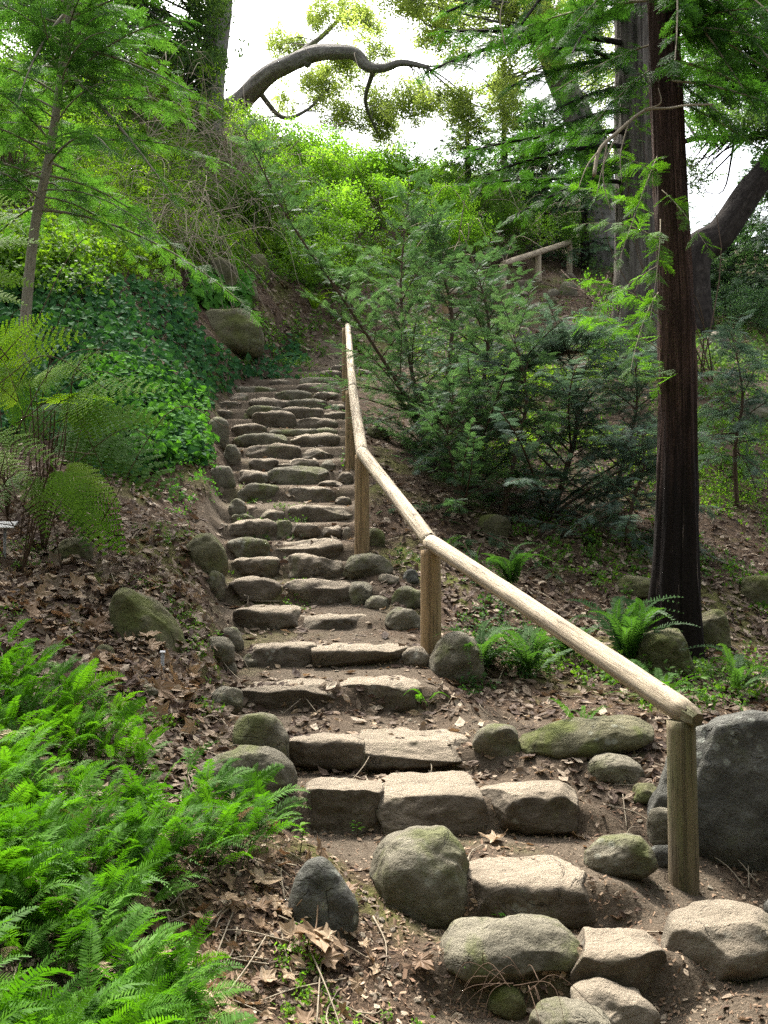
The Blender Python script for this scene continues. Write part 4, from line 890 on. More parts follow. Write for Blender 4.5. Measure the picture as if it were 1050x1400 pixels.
kids += [W.build('branches', M_TWIG), F.build('crown', L_REDN, smooth=False), F2.build('lower_foliage', L_REDNB, smooth=False)]; settle(e, *kids)
# the big grey trunk behind it
e, path, rr, kids = tree('conifer_tree', [(878, 500, 16.6), (877, 420, 16.6), (876, 300, 16.6), (872, 150, 16.6), (870, 0, 16.6), (866, -300, 16.6)], [.48, .43, .39, .36, .34, .3], M_GBARK,
                         'massive old conifer with deeply fissured grey bark behind the redwood', n=160, seg=72, disp=furrow(5.1, 34, .10, .25, .8), group=FIRG)
rg = np.random.RandomState(22); W, F = MB(), MB()
ex = [((860, 60, 16.5), (600, 60, 15.5)), ((860, 20, 16.5), (580, 120, 15)), ((860, -40, 16.5), (640, 10, 14)), ((860, 80, 16.5), (690, 130, 15)), ((862, 200, 16.4), (690, 230, 15)), ((862, 180, 16.4), (640, 215, 15.6)),
      ((862, 150, 16.4), (740, 190, 15)), ((860, -20, 16.5), (560, -10, 15.5)), ((860, 10, 16.4), (760, 80, 13.6)), ((860, -80, 16.4), (700, -20, 14)), ((862, 230, 16.4), (720, 290, 15.4)), ((860, 100, 16.4), (790, 60, 14)), ((862, 250, 16.4), (640, 260, 17)),
      ((862, 120, 16.5), (770, 150, 15)), ((860, -140, 16.5), (620, -40, 15)), ((860, -160, 16.5), (780, 0, 14)), ((860, -100, 16.5), (820, 40, 14.5)), ((862, 210, 16.4), (800, 260, 15))]
a = np.array([at(*q[0]) for q in ex]); b = np.array([at(*q[1]) for q in ex]); L = np.linalg.norm(b - a, axis=1)
limb_set(W, F, a, nrm(b - a + np.array([0, 0, .16]) * L[:, None]), L, rg, T_SPRAY, .6, .12, .16, r0=.03, hang=.22)
kids += [W.build('branches', M_DARKB), F.build('crown', L_REDN, smooth=False)]; settle(e, *kids)

# ------------------------------------------------------------------ broad-leaved crowns and shrubs
def blob_pts(n, c, r, rg, lump=.5, gap=.0, fs=1.0):
    c = np.asarray(c, float); r = np.asarray(r, float); d = rdir(n * 3, -1, 1, rg); rad = rg.rand(n * 3) ** (1 / 2.4) * 1.25; q = d * rad[:, None]; P = c + q * r
    nz = fbm(P * fs + 31, 3); k = (nz > gap - .2 + .35 * (rad - .5)) & (rad < .95 + lump * fbm(P * fs * .6 + 9, 2)); k = k if k.sum() > 20 else (rad < 1)
    return P[k][:n], d[k][:n]
def leafy(mb, P, D, rg, size, temps, upb=.6):
    n = len(P); X = nrm(rdir(n, -.5, .5, rg) + .3 * D); U = nrm(rdir(n, 0, 1, rg) + np.array([0, 0, upb]))
    replicate(mb, temps, frames(X, U, size * rg.uniform(.6, 1.25, n)), P, rg)
def shrub(name, base, blobs, leaf, label, n, size, seed, group=None, cat='shrub', temps=None, bark=None, gap=.0, stems=9, fs=1.2, sr=.012):
    """base pixel (px,py) on terrain; blobs (px,py,Y,rx,ry,rz)"""
    rg = np.random.RandomState(seed)
    bp = hit([base[0]], [base[1]])[0] if len(base) == 2 else at(*base)
    if np.isnan(bp[1]): bp = at(base[0], base[1], blobs[0][2])
    bp[2] = H(bp[0], bp[1]); e = empty(name, bp); W, F = MB(), MB(); tot = sum(b[3] * b[4] * b[5] for b in blobs)
    for b in blobs:
        c = at(b[0], b[1], b[2]); P, D = blob_pts(max(20, int(n * b[3] * b[4] * b[5] / tot)), c, b[3:6], rg, gap=gap, fs=fs); leafy(F, P, D, rg, size, temps or T_CLUMP)
        for k in range(stems):
            t = P[rg.randint(len(P))]; A = bp + rg.normal(0, .12, 3) * [1, 1, 0] - [0, 0, .1]; m = (A + t) / 2 + rg.normal(0, .15, 3) * np.linalg.norm(t - A) * .5
            V, T, Q, uv = tube(smoothpath([A, m, t], 10), np.linspace(sr, .003, 10), 5); W.add(V, T, Q, 0, uv)
    k = [W.build('stems', bark or M_TWIGD), F.build('foliage', leaf, smooth=False)]; settle(e, *k); tag(e, label, cat, group); return e
SHG = 'shrubs on the hillside'
def gY(px, py, d=0.0):
    h = hit([px], [py])[0]; return (h[1] if np.isfinite(h[1]) else 28.0) + d
# bright ones on the ridge behind the firs
shrub('shrub', (430, 270), [(410, 205, 23.5, 1.5, .8, 1.0), (450, 240, 22.5, 1.3, .8, .9), (380, 240, 23, 1.0, .8, .8)], L_BRIGHT, 'brightest lime green shrub at the top of the bank in front of the sky', 1500, .28, 31, SHG, gap=.05)
shrub('shrub', (500, 300), [(500, 250, 22.5, 1.2, .8, .8), (540, 270, 22, .9, .7, .7), (470, 290, 20.5, .8, .6, .6)], L_BRIGHT, 'bright yellow green shrub behind the tip of the upright fir', 1200, .27, 32, SHG, gap=.05)
shrub('shrub', (610, 330), [(612, 285, 22.5, .8, .6, .7), (625, 320, 21.5, .7, .5, .5), (580, 330, 21.5, .6, .5, .5)], L_BRIGHT, 'small vivid green shrub left of the upper handrail', 800, .24, 33, SHG, gap=.05)
shrub('shrub', (370, 330), [(350, 220, 21, 1.0, .7, .7), (375, 280, 19.5, 1.1, .7, .9), (330, 270, 19, .8, .7, .7)], L_MID, 'mid green leafy shrub left of the leaning fir tip', 1100, .24, 34, SHG, gap=.1)
shrub('shrub', (450, 350), [(450, 320, 18.5, 1.0, .6, .6), (500, 340, 19, .9, .6, .6), (420, 350, 17.5, .7, .5, .4)], L_MID, 'darker leafy shrub low on the bank behind the leaning fir', 1000, .22, 35, SHG, gap=.05)
shrub('shrub', (560, 330), [(540, 235, 26, 1.6, .8, .8), (590, 255, 27, 1.3, .8, .8), (500, 225, 27, 1.0, .8, .6)], L_BRIGHT, 'bright hazy shrub highest on the ridge under the end of the oak limb', 1300, .3, 44, SHG, gap=.05)
shrub('shrub', (640, 330), [(650, 270, 25, 1.2, .8, .9), (680, 300, 24.5, 1.0, .7, .7)], L_MID, 'mid green bush right of the vivid shrub, above the upper path', 600, .24, 45, SHG, gap=.05)
# creepers on the high left bank
shrub('creeper_bush', (240, 190), [(230, 110, 20, 1.3, .8, .8), (200, 90, 20.5, .9, .8, .6), (250, 170, 19, .9, .6, .9)], L_LIME, 'lime creeper bush with bare stems under the big left trunk', 750, .2, 36, SHG, 'creeper', gap=.1, bark=M_TWIG)
shrub('creeper_bush', (130, 260), [(120, 190, 15.5, 1.2, .7, .9), (150, 250, 15, 1.0, .6, .8), (80, 230, 14.5, .7, .6, .8)], L_LIME, 'thin lime leaved creeper behind the young conifer trunk', 600, .17, 37, SHG, 'creeper', gap=.15, bark=M_TWIG)
shrub('creeper_bush', (30, 260), [(20, 180, 14, .8, .6, 1.0), (0, 100, 15, 1.0, .6, 1.0), (20, 260, 13.5, .7, .5, .6)], L_MID, 'green creeper mass at the left picture edge below the conifer', 550, .18, 38, SHG, 'creeper', gap=.1)
shrub('creeper_bush', (220, 300), [(210, 250, 16.6, 1.1, .6, .8), (250, 300, 16.2, .8, .5, .5), (170, 310, 14.5, .6, .5, .5)], L_LIME, 'sparse yellow green creeper among the dead stems', 420, .16, 39, SHG, 'creeper', gap=.2, bark=M_TWIG)
shrub('creeper_bush', (310, 200), [(300, 170, 21.5, .8, .6, .5), (335, 175, 23, .6, .5, .4)], L_LIME, 'low lime creeper where the oak limb leaves the hill', 300, .2, 40, SHG, 'creeper', gap=.1, bark=M_TWIG)
# bare stems tangle
def tangle(name, px, py, Y, spread, n, L, label, seed, down=.5, r=.006, mt=None):
    rg = np.random.RandomState(seed); c = at(px, py, Y); W = MB()
    for k in range(n):
        A = c + rg.normal(0, 1, 3) * spread; d = rdir(1, -.6, .5, rg)[0]; Lk = L * rg.uniform(.5, 1.3); B = A + d * Lk + [0, 0, -down * Lk]; m = (A + B) / 2 + [0, 0, .35 * Lk] + rg.normal(0, .12, 3) * Lk
        V, T, Q, uv = tube(smoothpath([A, m, B], 12), np.linspace(r, r * .5, 12), 4); W.add(V, T, Q, 0, uv)
    o = W.build(name, mt or M_TWIG, origin=c); tag(o, label, 'dead stems', 'tangles of dead stems'); return o
tangle('dead_stem_tangle', 240, 320, 15.6, [.45, .3, .4], 190, 1.1, 'pale tangle of hanging dead stems above the mossy boulders', 1, .7)
tangle('dead_stem_tangle', 270, 200, 18.6, [.9, .4, .7], 200, 1.3, 'upper thicket of grey bare stems below the big left trunk', 2, .4)
tangle('dead_stem_tangle', 330, 260, 18.0, [.5, .4, .6], 90, 1.1, 'bare arching stems between the creepers and the leaning fir tip', 3, .3)
tangle('dead_stem_tangle', 160, 230, 15.0, [.6, .4, .6], 80, 1.0, 'thin bare stems behind the young conifer', 4, .4, .005)
tangle('dead_stem_tangle', 625, 340, 19.5, [.5, .4, .3], 14, 1.1, 'few white bare twigs left of the upper handrail', 5, .2, .009)
tangle('dead_stem_tangle', 740, 262, 24, [1.5, .5, .4], 26, 1.4, 'dry twigs on the slope above the upper handrail', 6, .3, .008)
tangle('dead_stem_tangle', 20, 650, 6.9, [.22, .2, .45], 60, .9, 'upright dry brown stalks at the left picture edge under the bracken', 7, -.4, .004, M_TWIGD)
tangle('dead_stem_tangle', 690, 1345, 3.45, [.09, .06, .01], 16, .2, 'small heap of dry twigs at the bottom beside the long grey boulder', 8, .25, .0018, M_TWIGD)
# trees beyond the bank
def broadtree(name, pts, rads, bark, leaf, blobs, n, size, label, seed, extra=(), gap=.1, group='broad-leaved trees on the ridge', fs=1.5, disp=None, temps=None, twigs=14, cat='tree', seg=24, nn=80):
    e, path, rr, kids = tree(name, pts, rads, bark, label, cat, nn, seg, disp, group, extra); rg = np.random.RandomState(seed); F, W = MB(), MB(); tot = sum(b[3] * b[4] * b[5] for b in blobs)
    nodes = np.vstack([path[len(path) // 4:]] + [smoothpath(pxpath(q), 20)[4:] for q, _ in extra])
    for b in blobs:
        P, D = blob_pts(max(30, int(n * b[3] * b[4] * b[5] / tot)), at(b[0], b[1], b[2]), b[3:6], rg, gap=gap, fs=fs); leafy(F, P, D, rg, size, temps or T_CLUMP)
        for k in range(twigs):
            t = P[rg.randint(len(P))]; A = nodes[np.argmin(((nodes - t) ** 2).sum(1) + rg.rand(len(nodes)) * 2)]; Lk = np.linalg.norm(t - A); m = (A + t) / 2 + rg.normal(0, .12, 3) * Lk
            V, T, Q, uv = tube(smoothpath([A, m, t], 12), np.linspace(.008 + .008 * Lk, .003, 12), 5); W.add(V, T, Q, 0, uv)
    kids += [W.build('branches', bark), F.build('crown', leaf, smooth=False)]; settle(e, *kids); return e
broadtree('evergreen_tree', [(275, 260, 23), (285, 170, 23), (290, 100, 23), (298, 30, 23), (305, -60, 23), (312, -300, 23)], [.42, .34, .30, .29, .28, .25], M_OAK, L_FARG,
          [(200, 40, 22, 2.3, 1.5, 1.5), (110, 20, 21, 2.0, 1.5, 1.6), (60, 60, 19, 1.6, 1.2, 1.2), (245, -20, 21.8, 1.6, 1.2, 1.6), (262, 90, 21.8, 1.0, .8, 1.3), (285, 150, 21.6, .7, .6, .9), (270, 10, 21.8, 1.1, .8, 1.2), (225, 90, 21, 1.2, .8, 1.0), (20, -20, 20, 1.6, 1.2, 1.6), (160, -120, 22, 3, 2, 1.6)], 9000, .36,
          'broad trunk clothed in small dark leaves against the sky at upper left', 51, disp=furrow(3, 20, .04))
broadtree('oak_tree', [(300, 215, 28), (330, 138, 27.6), (365, 104, 27), (398, 86, 26.6), (430, 73, 26.4), (462, 71, 26), (486, 74, 26), (502, 91, 26), (524, 93, 26), (550, 86, 25.8), (585, 92, 25.6)], [.46, .28, .23, .21, .19, .17, .15, .13, .10, .08, .05], M_OAK, L_OAK,
          [(410, 50, 29, 1.0, .8, .7), (460, 50, 29, 1.4, 1.0, 1.2), (440, 110, 29, 1.3, .9, .9), (500, 60, 29, .8, .7, 1.1), (470, 150, 28.5, 1.0, .7, 1.2), (520, 160, 28, 1.1, .7, 1.2), (560, 140, 27, .9, .6, 1.0), (600, 110, 26, .9, .6, .8), (640, 150, 26, 1.3, .8, .9), (390, 140, 29, .5, .5, .5), (350, 165, 28, .5, .5, .3)], 6500, .30,
          'oak with a thick grey limb arching right across the white sky', 52, gap=.22, twigs=6, disp=furrow(6, 16, .16),
          extra=[([(420, 86, 26.4), (415, 70, 28), (440, 50, 29), (470, 20, 29)], [.12, .08, .05]), ([(350, 120, 27.2), (385, 160, 28), (420, 150, 28.5), (450, 120, 29)], [.08, .05, .03]), ([(512, 92, 26), (500, 140, 27), (520, 190, 28)], [.07, .05, .03])])
broadtree('oak_tree', [(830, 330, 27), (815, 230, 27), (790, 160, 27), (762, 100, 27), (740, 20, 27), (720, -120, 27)], [.45, .42, .38, .34, .3, .25], M_OAK, L_OAK,
          [(560, 20, 26, 1.6, 1.2, 1.0), (620, 30, 27, 1.8, 1.3, 1.4), (700, 20, 27, 1.8, 1.4, 1.6), (660, 110, 27, 1.2, 1.0, .9), (780, 40, 26, 1.6, 1.2, 1.6), (560, -50, 26, 1.6, 1.2, 1.0), (840, 100, 28, 1.4, 1.2, 1.6), (820, 190, 28, .8, .8, .8)], 7000, .36,
          'leaning pale oak trunk between the sky gap and the fissured conifer', 53, disp=furrow(7, 16, .04), gap=.26)
broadtree('oak_tree', [(940, 400, 20), (948, 355, 20), (985, 320, 20), (1025, 262, 20), (1060, 215, 20), (1120, 100, 20), (1160, -60, 20)], [.5, .36, .30, .27, .24, .22, .18], M_DARKB, L_FARG,
          [(1010, 170, 20, .9, .8, .5), (1060, 190, 19.5, .9, .8, .7), (960, 190, 21, .7, .6, .5), (1000, 110, 22, 1.3, 1, 1.0), (1060, 60, 22, 1.6, 1.2, 1.4), (960, 40, 23, 1.2, 1.0, 1.4), (1100, -40, 21, 2, 1.5, 1.5), (950, 240, 22, .5, .5, .4), (1040, 250, 21, .4, .4, .3)], 8500, .30,
          'dark sinuous tree limb rising right from behind the redwood', 54, disp=furrow(8, 14, .05), gap=.12, extra=[([(930, 195, 20), (960, 188, 20), (1010, 190, 20), (1060, 182, 20)], [.05, .06, .08])])
# hillside trees filling the ridge (conifers of the far slope)
def farcon(px, py, Y, h, r, label, seed, leaf=None, nb=95, lean=0):
    h_ = hit([px], [py]); base = (px, py, Y); top = at(px, py, Y) + [lean, 0, h]; tx, ty = project(top[None]); ty = float(ty[0]); tx = float(tx[0])
    conifer('conifer_tree', [base, ((px + tx) / 2, (py + ty) / 2, Y), (tx, ty, Y)], [.14, .09, .02], label, leaf or L_FARG, M_DARKB, nb, r, r * .25, .06, 1.0, .3, .1, .62, .26, temps=T_CSPRAY, seed=seed, hang=.2, group='conifers on the far slope')
farcon(690, 300, 29, 4.4, 2.2, 'hazy green conifer in the sky gap left of the leaning oak', 61)
farcon(640, 310, 27, 3.0, 1.8, 'short broad conifer behind the vivid shrub', 62)
farcon(745, 320, 28, 3.6, 2.2, 'dark conifer straight above the upper handrail', 63, L_FIR)
farcon(800, 330, 27, 3.6, 2.0, 'dim conifer between the upper handrail and the fissured trunk', 64, L_FIR)
farcon(720, 250, 34, 3.0, 2.4, 'pale far conifer highest in the gap of sky', 65)
farcon(1000, 395, 24, 1.7, 2.2, 'low dark evergreen under the sinuous limb', 66, L_FIR)
farcon(1060, 400, 22, 2.9, 1.9, 'dark evergreen at the right edge beside the far grey rail', 67, L_FIR)
farcon(945, 420, 23, 1.1, 1.6, 'low evergreen directly behind the redwood trunk', 68, L_FIR)
shrub('shrub', (1000, 440), [(1000, 420, 20.5, 1.6, .7, .7), (1050, 400, 20, 1.0, .6, .8)], L_FIR, 'dark glossy bush on the far right slope', 700, .2, 70, SHG, gap=.05)
shrub('shrub', (700, 340), [(700, 310, 25, 1.3, .6, .6), (760, 315, 26, 1.2, .6, .5), (650, 320, 24, .9, .5, .5)], L_MID, 'scrubby green growth above the upper handrail', 600, .2, 71, SHG, gap=.15)
shrub('shrub', (820, 400), [(835, 390, 16, .4, .4, .4), (810, 440, 15.5, .5, .4, .4), (830, 470, 15, .5, .4, .4)], L_REDNB, 'airy light green bush at the left foot of the fissured trunk', 420, .17, 72, SHG, gap=.15)
shrub('shrub', (720, 520), [(700, 505, 14.8, .7, .5, .22), (740, 520, 14.6, .6, .5, .25), (820, 500, 14.5, .4, .4, .2)], L_LIME, 'sunlit yellow green bush behind the middle firs', 420, .15, 73, SHG, gap=.05)
shrub('shrub', (960, 250), [(885, 120, 15.5, .5, .4, .8), (850, 230, 15, .5, .4, .6), (900, 330, 14, .35, .3, .5)], L_REDNB, 'light green hanging sprays in front of the fissured trunk', 260, .2, 74, SHG, temps=T_CSPRAY, gap=.2, stems=3)
# ------------------------------------------------------------------ ferns
def fern(name, px, py, n, L, leaf, temps, label, cat, seed, spread=(0, 6.28), rise=(.35, 1.1), group=None, stalk=0.0, off=(0, 0, 0), upv=(0, 0, 1.0)):
    rg = np.random.RandomState(seed); p = hit([px], [py])[0] + np.array(off); p[2] = H(p[0], p[1]) + off[2]; e = empty(name, p)
    a = rg.uniform(*spread, n); el = rg.uniform(*rise, n); D = np.stack([np.cos(a) * np.cos(el), np.sin(a) * np.cos(el), np.sin(el)], 1)
    Lk = L * rg.uniform(.65, 1.15, n); P0 = np.tile(p, (n, 1)) + rg.normal(0, .015, (n, 3)) * [1, 1, 0]; F = MB(); W = MB()
    if stalk:
        for k in range(n):
            q = P0[k] + nrm(D[k] * .6 + [0, 0, .8]) * stalk * rg.uniform(.6, 1.2); V, T, Q, uv = tube(smoothpath([P0[k] - [0, 0, .05], (P0[k] + q) / 2 + [0, 0, .05], q], 8), np.linspace(.004, .0025, 8), 5); W.add(V, T, Q, 0, uv); P0[k] = q
    else:
        V, T, Q, uv = tube(np.array([p - [0, 0, .06], p + [0, 0, .02]]), .02, 8); W.add(V, T, Q, 0, uv)
    replicate(F, temps, frames(D, np.array([upv]).repeat(n, 0) + rg.normal(0, .2, (n, 3)), Lk), P0, rg)
    k = [W.build('stalks' if stalk else 'rootstock', M_TWIGD), F.build('fronds', leaf, smooth=False)]; settle(e, *k); tag(e, label, cat, group); return e
FG = 'ferns beside the stair'
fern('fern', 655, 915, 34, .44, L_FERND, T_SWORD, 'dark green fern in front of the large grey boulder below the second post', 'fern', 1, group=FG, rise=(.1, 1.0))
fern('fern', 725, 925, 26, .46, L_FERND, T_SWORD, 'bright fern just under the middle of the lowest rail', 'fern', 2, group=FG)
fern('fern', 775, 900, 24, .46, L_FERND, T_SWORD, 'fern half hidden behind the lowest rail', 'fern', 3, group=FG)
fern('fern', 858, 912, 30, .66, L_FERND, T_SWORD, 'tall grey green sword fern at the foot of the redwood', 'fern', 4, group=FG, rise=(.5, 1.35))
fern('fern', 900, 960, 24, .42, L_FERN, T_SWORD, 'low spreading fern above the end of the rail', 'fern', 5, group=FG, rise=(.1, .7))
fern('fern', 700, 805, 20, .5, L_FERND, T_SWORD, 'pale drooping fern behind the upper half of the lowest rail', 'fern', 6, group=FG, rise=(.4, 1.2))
fern('fern', 580, 955, 6, .22, L_FERN, T_SWORD, 'tiny fern at the right end of the fifth step', 'fern', 7, group=FG, rise=(.1, .6))
fern('fern', 800, 1000, 7, .25, L_FERN, T_SWORD, 'small fern on the flat mossy boulder under the rail', 'fern', 8, group=FG)
fern('fern', 430, 425, 16, .55, L_BRACK, T_SWORD, 'yellow green fern beyond the head of the stair', 'fern', 9, group=FG)
fern('fern', 320, 380, 10, .5, L_FERN, T_SWORD, 'fern between the high mossy boulders', 'fern', 10, group=FG)
fern('fern', 1010, 950, 16, .45, L_FERND, T_SWORD, 'fern at the right picture edge above the dark boulder', 'fern', 11, group=FG)
fern('fern', 610, 760, 10, .3, L_FERND, T_SWORD, 'little dark fern beside the second post', 'fern', 12, group=FG)
BG = 'bracken on the left bank'
def bracken(tipx, tipy, bx, by, Y, n, L, leaf, label, seed, spread=(-.9, .9), rise=(-.1, .5), stalk=.5):
    fern('bracken', bx, by, n, L, leaf, T_BRACK, label, 'bracken', seed, spread, rise, BG, stalk, upv=(.1, -.6, .75))
def bracken2(label, leaf, base, fr, seed, wid=1.0):
    """fr: fronds as (x0,y0,x1,y1,Y) : foot of the blade and its tip"""
    rg = np.random.RandomState(seed); p = at(base[0], base[1], base[2]); p[2] = H(p[0], p[1]); e = empty('bracken', p); F, W = MB(), MB()
    A = np.array([at(f[0], f[1], f[4]) for f in fr]); B = np.array([at(f[2], f[3], f[4] + rg.uniform(-.5, .2)) for f in fr]); D = B - A; L = np.linalg.norm(D, axis=1)
    replicate(F, T_BRACK, frames(D, np.array([[.15, -.75, .65]]) + rg.normal(0, .22, (len(fr), 3)), L * wid), A, rg)
    for a_, d_ in zip(A, D):
        V, T, Q, uv = tube(smoothpath([p - [0, 0, .05], p * .35 + a_ * .65 + [0, 0, .03], a_], 10), np.linspace(.006, .004, 10), 5); W.add(V, T, Q, 0, uv)
    k = [W.build('stalks', M_TWIGD), F.build('fronds', leaf, smooth=False)]; settle(e, *k); tag(e, label, 'bracken', BG)
bracken2('sunlit bracken with a pale silvery frond pointing right over the ivy', L_BRACK, (60, 690, 7.6), [(70, 565, 200, 505, 7), (50, 540, 130, 470, 7.1), (75, 575, 225, 560, 7), (60, 560, 150, 520, 7.3), (40, 520, 125, 495, 7.3), (30, 560, -40, 480, 7.2)], 21)
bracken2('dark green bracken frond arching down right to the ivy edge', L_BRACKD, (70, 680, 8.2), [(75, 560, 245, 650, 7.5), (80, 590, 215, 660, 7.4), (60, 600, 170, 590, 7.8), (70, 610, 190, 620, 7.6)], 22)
bracken2('golden bracken with fronds hanging down over the leaf litter', L_BRACK, (30, 745, 7.0), [(70, 635, 145, 745, 6.6), (60, 640, 120, 700, 6.7), (80, 630, 170, 680, 6.8), (50, 645, 60, 720, 6.8)], 23)
bracken2('brownish dark bracken behind the golden fronds', L_BRACKD, (60, 740, 7.5), [(95, 640, 170, 760, 7.2), (80, 650, 150, 640, 7.3), (60, 620, 160, 610, 7.4), (40, 640, -20, 700, 7.2), (90, 660, 120, 740, 7.4)], 24)
bracken2('lime bracken crowding the left picture edge', L_BRACK, (-20, 730, 7.0), [(-30, 540, 70, 460, 6.8), (-20, 560, 60, 500, 6.8), (-40, 600, 70, 610, 6.8), (-30, 520, 20, 430, 7), (-30, 620, 50, 650, 6.9), (-20, 500, 90, 450, 7), (-60, 560, -140, 500, 6.9), (-10, 480, 60, 430, 7.2)], 25)
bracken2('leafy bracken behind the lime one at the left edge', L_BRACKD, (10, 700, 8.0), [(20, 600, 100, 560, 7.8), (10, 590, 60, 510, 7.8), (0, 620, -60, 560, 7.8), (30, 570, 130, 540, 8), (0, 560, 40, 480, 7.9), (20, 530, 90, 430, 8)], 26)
bracken2('bracken tips entering at the left edge beside the thin pale trunk', L_BRACK, (-90, 520, 7.5), [(-60, 300, 35, 292, 7.2), (-60, 350, 58, 312, 7.2), (-50, 380, 45, 378, 7.2), (-60, 400, 35, 402, 7.3), (-70, 280, 10, 262, 7.3)], 27)
# the fern bank in the left foreground : too many fronds to count
POLY_F = [(-420, 870), (0, 868), (75, 872), (150, 930), (215, 960), (255, 1030), (330, 1050), (400, 1080), (430, 1110), (380, 1150), (300, 1165), (240, 1210), (170, 1290), (230, 1330), (300, 1345), (230, 1420), (-700, 1420)]
def scatter(n, x0, x1, y0, y1, rg, poly=None, nz=None, jit=1.0):
    px = rg.uniform(x0, x1, n); py = rg.uniform(y0, y1, n)
    if poly is not None: k = inpoly(px, py, poly); px, py = px[k], py[k]
    P = hit(px, py, 1.6); k = np.isfinite(P[:, 1]) & (P[:, 1] < 50); return P[k], px[k], py[k]
rg = np.random.RandomState(71); P, px, py = scatter(7400, -500, 480, 900, 1650, rg, [(x - 50, y + 48) if y < 1400 else (x, 1650) for x, y in POLY_F])
k = fbm(P * 2.2, 2) > -.66; P = P[k]; px = px[k]; py = py[k]; n = len(P); a = rg.normal(-.15, 1.25, n); el = rg.uniform(.25, 1.0, n)
D = np.stack([np.cos(a) * np.cos(el), np.sin(a) * np.cos(el), np.sin(el)], 1); F = MB(); W = MB(); st = rg.uniform(.03, .15, n)
Q0 = P + nrm(D * .5 + [0, 0, 1]) * st[:, None]
V, T, Q, uv = tube(np.array([[0, 0, -.02], [0, 0, .5], [0, 0, 1]]), .012, 3, None, False)
replicate(F, [(V * [1, 1, 1], T, Q)], frames(np.cross(nrm(Q0 - P), [0, 1.0, 0]), Q0 - P, st), P, rg)
replicate(F, T_FERN, frames(D, np.array([[0, 0, 1.0]]) + rg.normal(0, .45, (n, 3)), rg.uniform(.12, .27, n)), Q0, rg)
k = rg.rand(n) < .03; F3 = MB(); replicate(F3, T_FERN, frames(D[k] * [1, 1, .3], np.array([[0, 0, 1.0]]) + rg.normal(0, .5, (k.sum(), 3)), rg.uniform(.12, .24, k.sum())), Q0[k], rg); o = F3.build('dead_fronds', L_DRYD, smooth=False); tag(o, 'dry brown fronds scattered through the fern bank', 'ferns', kind='stuff')
o = F.build('fern_bank', L_FERN, smooth=False); tag(o, 'bright green bank of feathery ferns filling the lower left corner', 'ferns', kind='stuff')

# ------------------------------------------------------------------ ground cover
def cover(name, n, box, poly, leaf, temps, size, label, cat, seed, lift=.05, tilt=.45, facing=.3, thr=None, ns=2.0, kind='stuff', szj=(.6, 1.3)):
    rg = np.random.RandomState(seed); P, px, py = scatter(n, *box, rg, poly)
    if thr is not None: k = fbm(P * ns + seed, 3) > thr; P = P[k]
    k = len(P); U = nrm(Hn(P[:, 0], P[:, 1]) + rg.normal(0, tilt, (k, 3)) + np.array([0, -facing, 0])); X = nrm(rdir(k, -.3, .3, rg) + np.array([0, -facing, -facing * .6])); X = nrm(X - U * (X * U).sum(1, keepdims=True))
    P = P + np.array([0, 0, 1.0]) * (rg.rand(k, 1) * lift); F = MB(); replicate(F, temps, frames(X, U, size * rg.uniform(*szj, k)), P, rg)
    o = F.build(name, leaf, smooth=False); tag(o, label, cat, kind=kind); return o
IVY = [(-300, 395), (20, 400), (100, 385), (200, 395), (262, 420), (280, 470), (330, 500), (405, 470), (425, 500), (400, 520), (330, 520), (285, 560), (275, 600), (290, 640), (230, 640), (180, 660), (130, 650), (60, 600), (-300, 640)]
cover('ivy_ground_cover', 17000, (-300, 440, 370, 670), IVY, L_IVY, T_BROAD, .085, 'dark glossy ivy carpeting the left bank', 'ivy', 81, lift=.2, facing=.45)
cover('ivy_ground_cover', 4200, (100, 320, 470, 670), [(110, 500), (200, 520), (290, 560), (285, 600), (300, 640), (250, 640), (180, 655), (120, 600)], L_IVYL, T_BROAD, .07, 'brighter green low leaves at the lower edge of the ivy', 'ivy', 82, lift=.28, facing=.3)
cover('ivy_ground_cover', 900, (255, 350, 385, 425), [(262, 395), (300, 385), (345, 400), (340, 425), (265, 425)], L_IVYL, T_BROAD, .13, 'leafy ivy clump on top of the large square boulder', 'ivy', 83, lift=.35, facing=.3)
cover('low_weeds', 2600, (900, 1400, 560, 760), [(940, 600), (1400, 560), (1400, 740), (1050, 740), (960, 700)], L_BRIGHT, T_SPRIG, .085, 'bright patch of low weeds on the right slope', 'weeds', 84, thr=-.25, lift=.12)
cover('low_weeds', 5200, (560, 960, 450, 650), None, L_LIME, T_SPRIG, .08, 'yellow green weeds showing between the firs', 'weeds', 85, thr=.22, lift=.15, ns=.9)
cover('low_weeds', 6500, (700, 1500, 380, 980), None, L_MID, T_SPRIG, .09, 'scattered weeds on the shaded slope behind the redwood', 'weeds', 86, thr=.05, lift=.12, ns=1.1)
cover('low_weeds', 900, (220, 520, 560, 900), [(235, 600), (290, 600), (300, 680), (250, 740), (230, 700)], L_IVYL, T_SPRIG, .08, 'sprawling small weeds left of the upper stair', 'weeds', 87, lift=.15)
cover('low_weeds', 1300, (540, 760, 760, 1010), [(545, 560), (700, 820), (760, 900), (900, 1000), (640, 960), (600, 830), (520, 760)], L_FERND, T_SPRIG, .06, 'small leafy weeds along the foot of the rail', 'weeds', 88, thr=.1, lift=.08)
cover('low_weeds', 3200, (-60, 420, 660, 1000), None, L_MID, T_SPRIG, .05, 'small green seedlings among the dry leaves on the left bank', 'weeds', 89, thr=.3, lift=.05, ns=1.6)
cover('low_weeds', 900, (380, 780, 1120, 1420), [(380, 1120), (500, 1120), (650, 1290), (740, 1380), (740, 1420), (330, 1420), (400, 1260)], L_BRIGHT, T_SPRIG, .035, 'tiny seedlings in the foreground duff', 'weeds', 90, thr=.42, lift=.03, ns=2)
